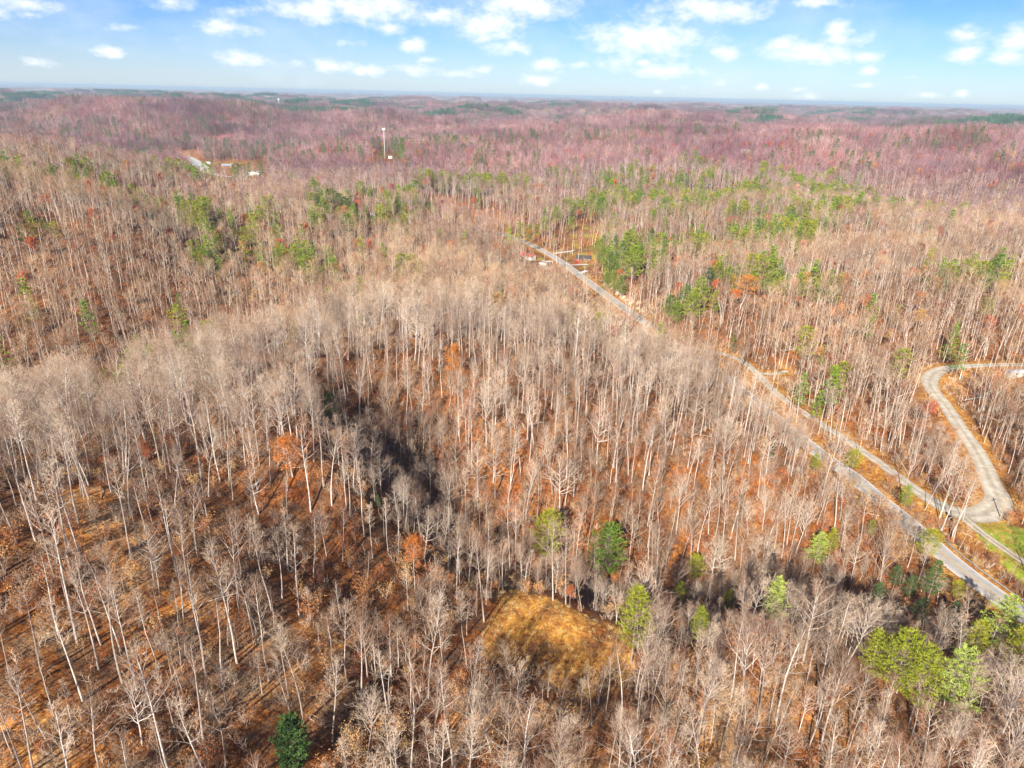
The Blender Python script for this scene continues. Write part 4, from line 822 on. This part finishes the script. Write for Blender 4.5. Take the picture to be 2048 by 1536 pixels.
def house(p, rz, L, W, H, wall, roof, label, cat='house', name='house', chim=True, rise=.28, nwin=3, porch=False):
    e = empty(name, (p[0], p[1], p[2]), rz); tag(e, label, cat); m = MB(); m.box(-L / 2, L / 2, -W / 2, W / 2, -2, H)
    b = len(m.V); m.V += [V3(-L / 2, -W / 2, H), V3(-L / 2, W / 2, H), V3(-L / 2, 0, H + W * rise), V3(L / 2, -W / 2, H), V3(L / 2, W / 2, H), V3(L / 2, 0, H + W * rise)]; m.F += [(b, b + 2, b + 1), (b + 3, b + 4, b + 5)]; m.M += [0, 0]; part('wall', m, wall, e)
    m = MB(); o = .5
    for sg in (-1, 1):
        b = len(m.V); y0 = sg * (W / 2 + o); z0 = H - o * rise * 2; zr = H + W * rise + .05
        m.V += [V3(-L / 2 - o, y0, z0), V3(L / 2 + o, y0, z0), V3(L / 2 + o, 0, zr), V3(-L / 2 - o, 0, zr), V3(-L / 2 - o, y0, z0 + .2), V3(L / 2 + o, y0, z0 + .2), V3(L / 2 + o, 0, zr + .2), V3(-L / 2 - o, 0, zr + .2)]
        m.F += [(b, b + 1, b + 2, b + 3), (b + 7, b + 6, b + 5, b + 4), (b, b + 4, b + 5, b + 1), (b + 1, b + 5, b + 6, b + 2), (b, b + 3, b + 7, b + 4)]; m.M += [0] * 5
    rf = part('roof', m, roof, e)
    if chim: m = MB(); m.box(L * .2, L * .2 + .8, .4, 1.2, H, H + W * rise + 1.2); part('chimney', m, BRICK, rf)
    for k in range(nwin):
        x_ = -L / 2 + L * (k + .7) / (nwin + .8); m = MB(); m.box(x_ - .6, x_ + .6, -W / 2 - .06, -W / 2 + .03, 1.0, 2.1); part('window', m, GLASS, e)
    m = MB(); m.box(L * .36, L * .36 + 1, -W / 2 - .07, -W / 2 + .03, .1, 2.1); part('door', m, WHITE if wall is not WHITE else BRICK, e)
    if porch:
        m = MB(); m.box(-L * .3, L * .3, -W / 2 - 2.6, -W / 2 - .55, H - .55, H - .4); part('porch_roof', m, roof, e)
        for k in (-1, 1): m = MB(); m.tube([V3(k * L * .28, -W / 2 - 2.4, -1), V3(k * L * .28, -W / 2 - 2.4, H - .56)], [.1, .1], 6); part('porch_post', m, WHITE, e)
    return e
def car(p, rz, paint, label):
    e = empty('parked_car' if 'parked' in label else 'car', p, rz); tag(e, label, 'car'); m = MB()
    prof = [(-2.2, .35), (-2.25, .75), (-2.1, .95), (-1.3, 1.0), (-.7, 1.42), (.75, 1.45), (1.35, 1.0), (2.1, .88), (2.25, .6), (2.2, .35)]
    n_ = len(prof)
    for sg in (-1, 1):
        for (x_, z_) in prof: m.V.append(V3(x_, sg * (.88 if z_ < 1.05 else .70), z_))
    m.F = [tuple(range(n_)), tuple(range(2 * n_ - 1, n_ - 1, -1))] + [(i, (i + 1) % n_, n_ + (i + 1) % n_, n_ + i)[::-1] for i in range(n_)]; m.M = [0] * len(m.F); part('body', m, paint, e)
    for a, b_, nm in (((1.32, 1.02), (.8, 1.41), 'windscreen'), ((-1.27, 1.02), (-.75, 1.39), 'rear_window')):
        m = MB(); w0, w1 = .74, .64; sx = .03 if a[0] > 0 else -.03; m.V = [V3(a[0] + sx, -w0, a[1]), V3(a[0] + sx, w0, a[1]), V3(b_[0] + sx, w1, b_[1]), V3(b_[0] + sx, -w1, b_[1]), V3(a[0], -w0, a[1] - .02), V3(a[0], w0, a[1] - .02), V3(b_[0], w1, b_[1] - .02), V3(b_[0], -w1, b_[1] - .02)]
        m.F = [(0, 1, 2, 3), (7, 6, 5, 4), (0, 4, 5, 1), (1, 5, 6, 2), (2, 6, 7, 3), (3, 7, 4, 0)]; m.M = [0] * 6; part(nm, m, GLASS, e)
    for sg in (-1, 1):
        m = MB(); m.V = [V3(-1.1, sg * .83, 1.02), V3(1.15, sg * .83, 1.02), V3(.7, sg * .73, 1.36), V3(-.65, sg * .73, 1.36), V3(-1.1, sg * .6, 1.02), V3(1.15, sg * .6, 1.02), V3(.7, sg * .6, 1.36), V3(-.65, sg * .6, 1.36)]
        m.F = [(0, 1, 2, 3), (7, 6, 5, 4), (0, 4, 5, 1), (1, 5, 6, 2), (2, 6, 7, 3), (3, 7, 4, 0)]; m.M = [0] * 6; part('side_window', m, GLASS, e)
        for x_ in (-1.4, 1.4):
            m = MB(); m.tube([V3(x_, sg * .68, .33), V3(x_, sg * .92, .33)], [.33, .33], 14, 0, True); wh = part('wheel', m, TYRE, e); m = MB(); m.tube([V3(x_, sg * .925, .33), V3(x_, sg * .935, .33)], [.19, .19], 10, 0, True); part('rim', m, GALV, wh)
        m = MB(); m.box(2.2, 2.26, sg * .6 - .14, sg * .6 + .14, .6, .76); part('headlight', m, WHITE, e)
    return e
def hwdir(P, u):
    k = min(range(1, len(P) - 1), key=lambda i: abs(proj(*P[i, :3])[0] - u)); d = P[k + 1] - P[k - 1]; return P[k], math.atan2(d[1], d[0])
p, a = hwdir(HW, 1131); nv = V3(math.sin(a), -math.cos(a), 0)
car((p[0] + nv.x * 2, p[1] + nv.y * 2, p[2] + .02), a, WHITE, 'white car driving on the highway beside the driveways')
def hp(u, v): q = hit(u, v); return (q.x, q.y, q.z)
q = hp(1154, 527); car((q[0], q[1], q[2] + .05), R(20), REDP, 'red car parked beside the dark roofed house')
q = hp(1168, 526); house((q[0], q[1] + 6, q[2]), R(-8), 12, 7, 2.6, BRICK, DARKR, 'low house with dark roof beside the highway bend')
q = hp(1055, 518); house((q[0], q[1], q[2]), R(-42), 14, 6, 2.6, CREAM, ROOFR, 'long low building with faded red roof left of the highway', 'building', 'building', False)
q = hp(1086, 533); e = empty('trailer', q, R(-30)); tag(e, 'small white trailer on the pale gravel lot by the highway', 'trailer'); m = MB(); m.box(-3, 3, -1.2, 1.2, .6, 2.8); part('body', m, WHITE, e)
for sg in (-1, 1): m = MB(); m.tube([V3(0, sg * 1.0, .35), V3(0, sg * 1.25, .35)], [.36, .36], 12, 0, True); part('wheel', m, TYRE, e)
m = MB(); m.tube([V3(3, 0, .7), V3(4.2, 0, .5)], [.06, .06], 6, 0, True); part('drawbar', m, GALV, e)
q = hp(2030, 752); house((q[0], q[1], q[2]), R(4), 9, 4, 2.2, CREAM, PALEB, 'small shed with pale blue metal roof by the gravel road, right edge', 'shed', 'shed', False, .12, 1)
# valley settlement
for (u, v, rz, L, W, H, wl, rf, lb, po) in [(455, 334, 5, 19, 9, 3, BRICK, ROOFM, 'red brown house with grey metal roof in the far valley', True), (473, 333, 80, 9, 7, 2.8, BRICK, DARKR, 'dark roofed garage right of the red brown valley house', False),
    (507, 350, 2, 13, 7, 2.8, WHITE, WHITE, 'white low house at the right end of the valley yard', False), (518, 348, 75, 9, 6, 3.4, WHITE, WHITE, 'taller white shed right of the white valley house', False),
    (418, 329, 10, 10, 6, 2.6, WHITE, WHITE, 'small white house among red shrubs in the far valley', False), (341, 313, 8, 16, 8, 3, WHITE, WHITE, 'white building below the orange hillside field', False),
    (322, 309, -12, 14, 7, 3, CREAM, ROOFM, 'grey roofed barn at the left end of the orange field', False)]:
    q = hp(u, v); house((q[0], q[1], q[2]), R(rz), L, W, H, wl, rf, lb, 'house' if 'house' in lb else 'building', 'house', False, .25, 3, po)
q = hp(468, 354); car((q[0], q[1], q[2] + .4), R(5), WHITE, 'white car parked at the lower edge of the valley yard')
# phone mast
q = hit(770, 318); hm_ = height_for(q, 256); e = empty('phone_mast', q); tag(e, 'tall white phone mast rising above the bare woods', 'mast')
m = MB(); m.tube([V3(0, 0, -2), V3(0, 0, hm_ * .5), V3(0, 0, hm_ - 1)], [.46, .38, .3], 14, 0, True); part('pole', m, WHITE, e, True)
m = MB(); m.tube([V3(0, 0, hm_ - 3.3), V3(0, 0, hm_ - 3.0)], [1.9, 1.9], 12, 0, True); part('platform', m, GALV, e)
for k in range(9):
    a = k * math.pi * 2 / 9; m = MB(); x_, y_ = math.cos(a) * 2.2, math.sin(a) * 2.2; m.box(x_ - .3, x_ + .3, y_ - .25, y_ + .25, hm_ - 3.6, hm_); part('antenna', m, WHITE, e)
q = hit(781, 317); e = empty('equipment_hut', q); tag(e, 'small pale equipment hut at the foot of the phone mast', 'hut'); m = MB(); m.box(-3, 3, -2, 2, -1, 3); part('wall', m, CREAM, e); m = MB(); m.box(-3.3, 3.3, -2.3, 2.3, 3.003, 3.3); part('roof', m, WHITE, e); m = MB(); m.box(-.5, .5, -2.06, -2.003, .1, 2.1); part('door', m, GALV, e)
q = hit(1492, 306); house((q.x, q.y, q.z), R(10), 14, 8, 3, WHITE, WHITE, 'tiny white house high on the far right woods', 'house', 'house', False)
# far water tower
d_ = ray(557, 197); x_, y_ = d_.x / d_.y * 5200, 5200; z_ = hz(x_, y_); e = empty('water_tower', (x_, y_, z_ + 8)); tag(e, 'tiny white water tower on the hazy horizon', 'water tower')
m = MB(); prof = [(0, 26), (3, 27), (5.5, 30), (6.2, 34), (5.5, 38), (3, 40.5), (.3, 41)]; m.tube([V3(0, 0, z) for r_, z in prof], [max(r_, .3) for r_, z in prof], 18, 0, True); part('tank', m, WHITE, e, True); m = MB(); m.tube([V3(0, 0, -10), V3(0, 0, 26.5)], [3, 1.8], 12); part('stem', m, WHITE, e)
# utility poles
def upole(u, v, vt, rz, lb, arm=True):
    q = hit(u, v); h = height_for(q, vt); e = empty('utility_pole', q, R(rz)); tag(e, lb, 'pole', 'wooden utility poles'); m = MB(); m.tube([V3(0, 0, -1), V3(0, 0, h)], [.19, .13], 8, 0, True); part('pole', m, WOOD, e)
    if arm:
        m = MB(); m.box(-1.2, 1.2, .14, .26, h - 1.0, h - .85); c_ = part('crossarm', m, WOOD, e)
        for x_ in (-1.1, -.4, 1.1): m = MB(); m.tube([V3(x_, .2, h - .848), V3(x_, .2, h - .6)], [.07, .05], 6, 0, True); part('insulator', m, WHITE, c_)
upole(2000, 1038, 996, 30, 'wooden utility pole at the corner of the gravel bend'); upole(1148, 502, 480, 10, 'wooden pole in the yard behind the driveway'); upole(1896, 722, 690, 10, 'wooden pole above the top of the gravel loop'); upole(1066, 518, 500, 0, 'thin pole beside the red roofed building', False)
q = hit(1892, 1029); q2 = hit(1904, 1046); m = MB(); e = empty('culvert_pipe', q); tag(e, 'black plastic culvert pipe with pale band lying below the gravel road', 'pipe')
d_ = (q2 - q); m.tube([V3(0, 0, .4), d_ + V3(0, 0, .4)], [.33, .33], 12, 0, True); part('pipe', m, BLK, e); m = MB(); m.tube([d_ * .66 + V3(0, 0, .4), d_ * .72 + V3(0, 0, .4)], [.36, .36], 12, 0, True); part('band', m, WHITE, e)
# guardrail on the far shoulder of the highway
T = np.gradient(HW[:, :2], axis=0); T /= np.linalg.norm(T, axis=1)[:, None]; gk = [i for i in range(len(HW)) if 1850 < proj(*HW[i, :3])[0] < 2250 and HW[i, 1] < 400]
GL = [V3(HW[i, 0] + T[i, 1] * 4.75, HW[i, 1] - T[i, 0] * 4.75, HW[i, 2]) for i in gk]; o_ = GL[0].copy(); e = empty('guardrail', o_); tag(e, 'steel guardrail along the far shoulder of the highway', 'guardrail'); m = MB()
for dz, w_ in ((.52, .03), (.60, .07), (.68, .03), (.76, .07), (.84, .03)): m.tube([g - o_ + V3(0, 0, dz) for g in GL], [w_ + .02] * len(GL), 4)
part('rail', m, GALV, e)
for g in GL[::2][:95]: m = MB(); c_ = g - o_ + V3(.14, .08, 0); m.box(c_.x - .07, c_.x + .07, c_.y - .07, c_.y + .07, -.8, .82); part('post', m, WOOD, e)
# rock cut, built of single ledges
rr_ = random.Random(3); n_ = 0
ks = [i for i in range(len(HW)) if 1185 < proj(*HW[i, :3])[0] < 1262 and HW[i, 1] > 300]; side = 9.5
for j in range(0, len(ks), 2):
    i = ks[j]; off = side + rr_.uniform(-1, 2.2); x_, y_ = HW[i, 0] + T[i, 1] * off, HW[i, 1] - T[i, 0] * off; m = MB(); w_, h_ = rr_.uniform(1.4, 3.4), rr_.uniform(1.0, 3.2)
    for lv in range(4):
        for a in range(9): t_ = a * 6.283 / 9; k_ = w_ * (1.1 - .2 * lv) * rr_.uniform(.7, 1.2); m.V.append(V3(math.cos(t_) * k_, math.sin(t_) * k_, -1 + (h_ + 1) * lv / 3 * rr_.uniform(.85, 1.1)))
    m.F = [(l * 9 + a, l * 9 + (a + 1) % 9, (l + 1) * 9 + (a + 1) % 9, (l + 1) * 9 + a) for l in range(3) for a in range(9)] + [tuple(27 + a for a in range(9))]; m.M = [0] * len(m.F)
    o = link('rock', m.mesh('rock', [ROCKM]), None, (x_, y_, hz(x_, y_))); n_ += 1
    tag(o, 'pale limestone rock in the roadside ledge, %s counted from its lower end' % OR_[n_] .replace('nearest', 'first') if n_ > 1 else 'pale limestone rock at the lower end of the roadside ledge', 'rock', 'pale rocks of the roadside cutting')
# gravel lot
q0 = [hit(*c) for c in ((1070, 526), (1083, 522), (1100, 527), (1106, 536), (1094, 541), (1080, 536))]; m = MB(); m.V = [V3(c.x, c.y, c.z + .25) for c in q0]; m.F = [tuple(range(6))]; m.M = [0]; o = link('gravel_lot', m.mesh('gravel_lot', [CON])); tag(o, kind='structure')
# fallen tree
q = hit(1928, 804); tr_, cr2 = bare(777, 13, 'vase', 'hi'); e = empty('fallen_tree', (q.x, q.y, q.z + .5)); tag(e, 'white fallen bare tree lying inside the gravel loop', 'fallen tree'); part('trunk', tr_, WHITE, e); part('crown', cr2, BARK, e); e.rotation_euler = (R(8), R(82), R(22))

# ------------------------------------------------------------------ haze
hm = bpy.data.materials.new('haze'); hm.use_nodes = True; ht = hm.node_tree; ht.nodes.clear(); ho = ht.nodes.new('ShaderNodeOutputMaterial'); pv = ht.nodes.new('ShaderNodeVolumePrincipled')
pv.inputs['Color'].default_value = (.60, .79, .97, 1); pv.inputs['Density'].default_value = 7.5e-5; ht.links.new(pv.outputs[0], ho.inputs['Volume'])
hb = MB(); hb.box(-30500, 30500, -300, 31000, -20, 140); h_ = link('haze', hb.mesh('haze', [hm])); tag(h_, 'pale blue haze over the far hills', 'haze', kind='stuff')
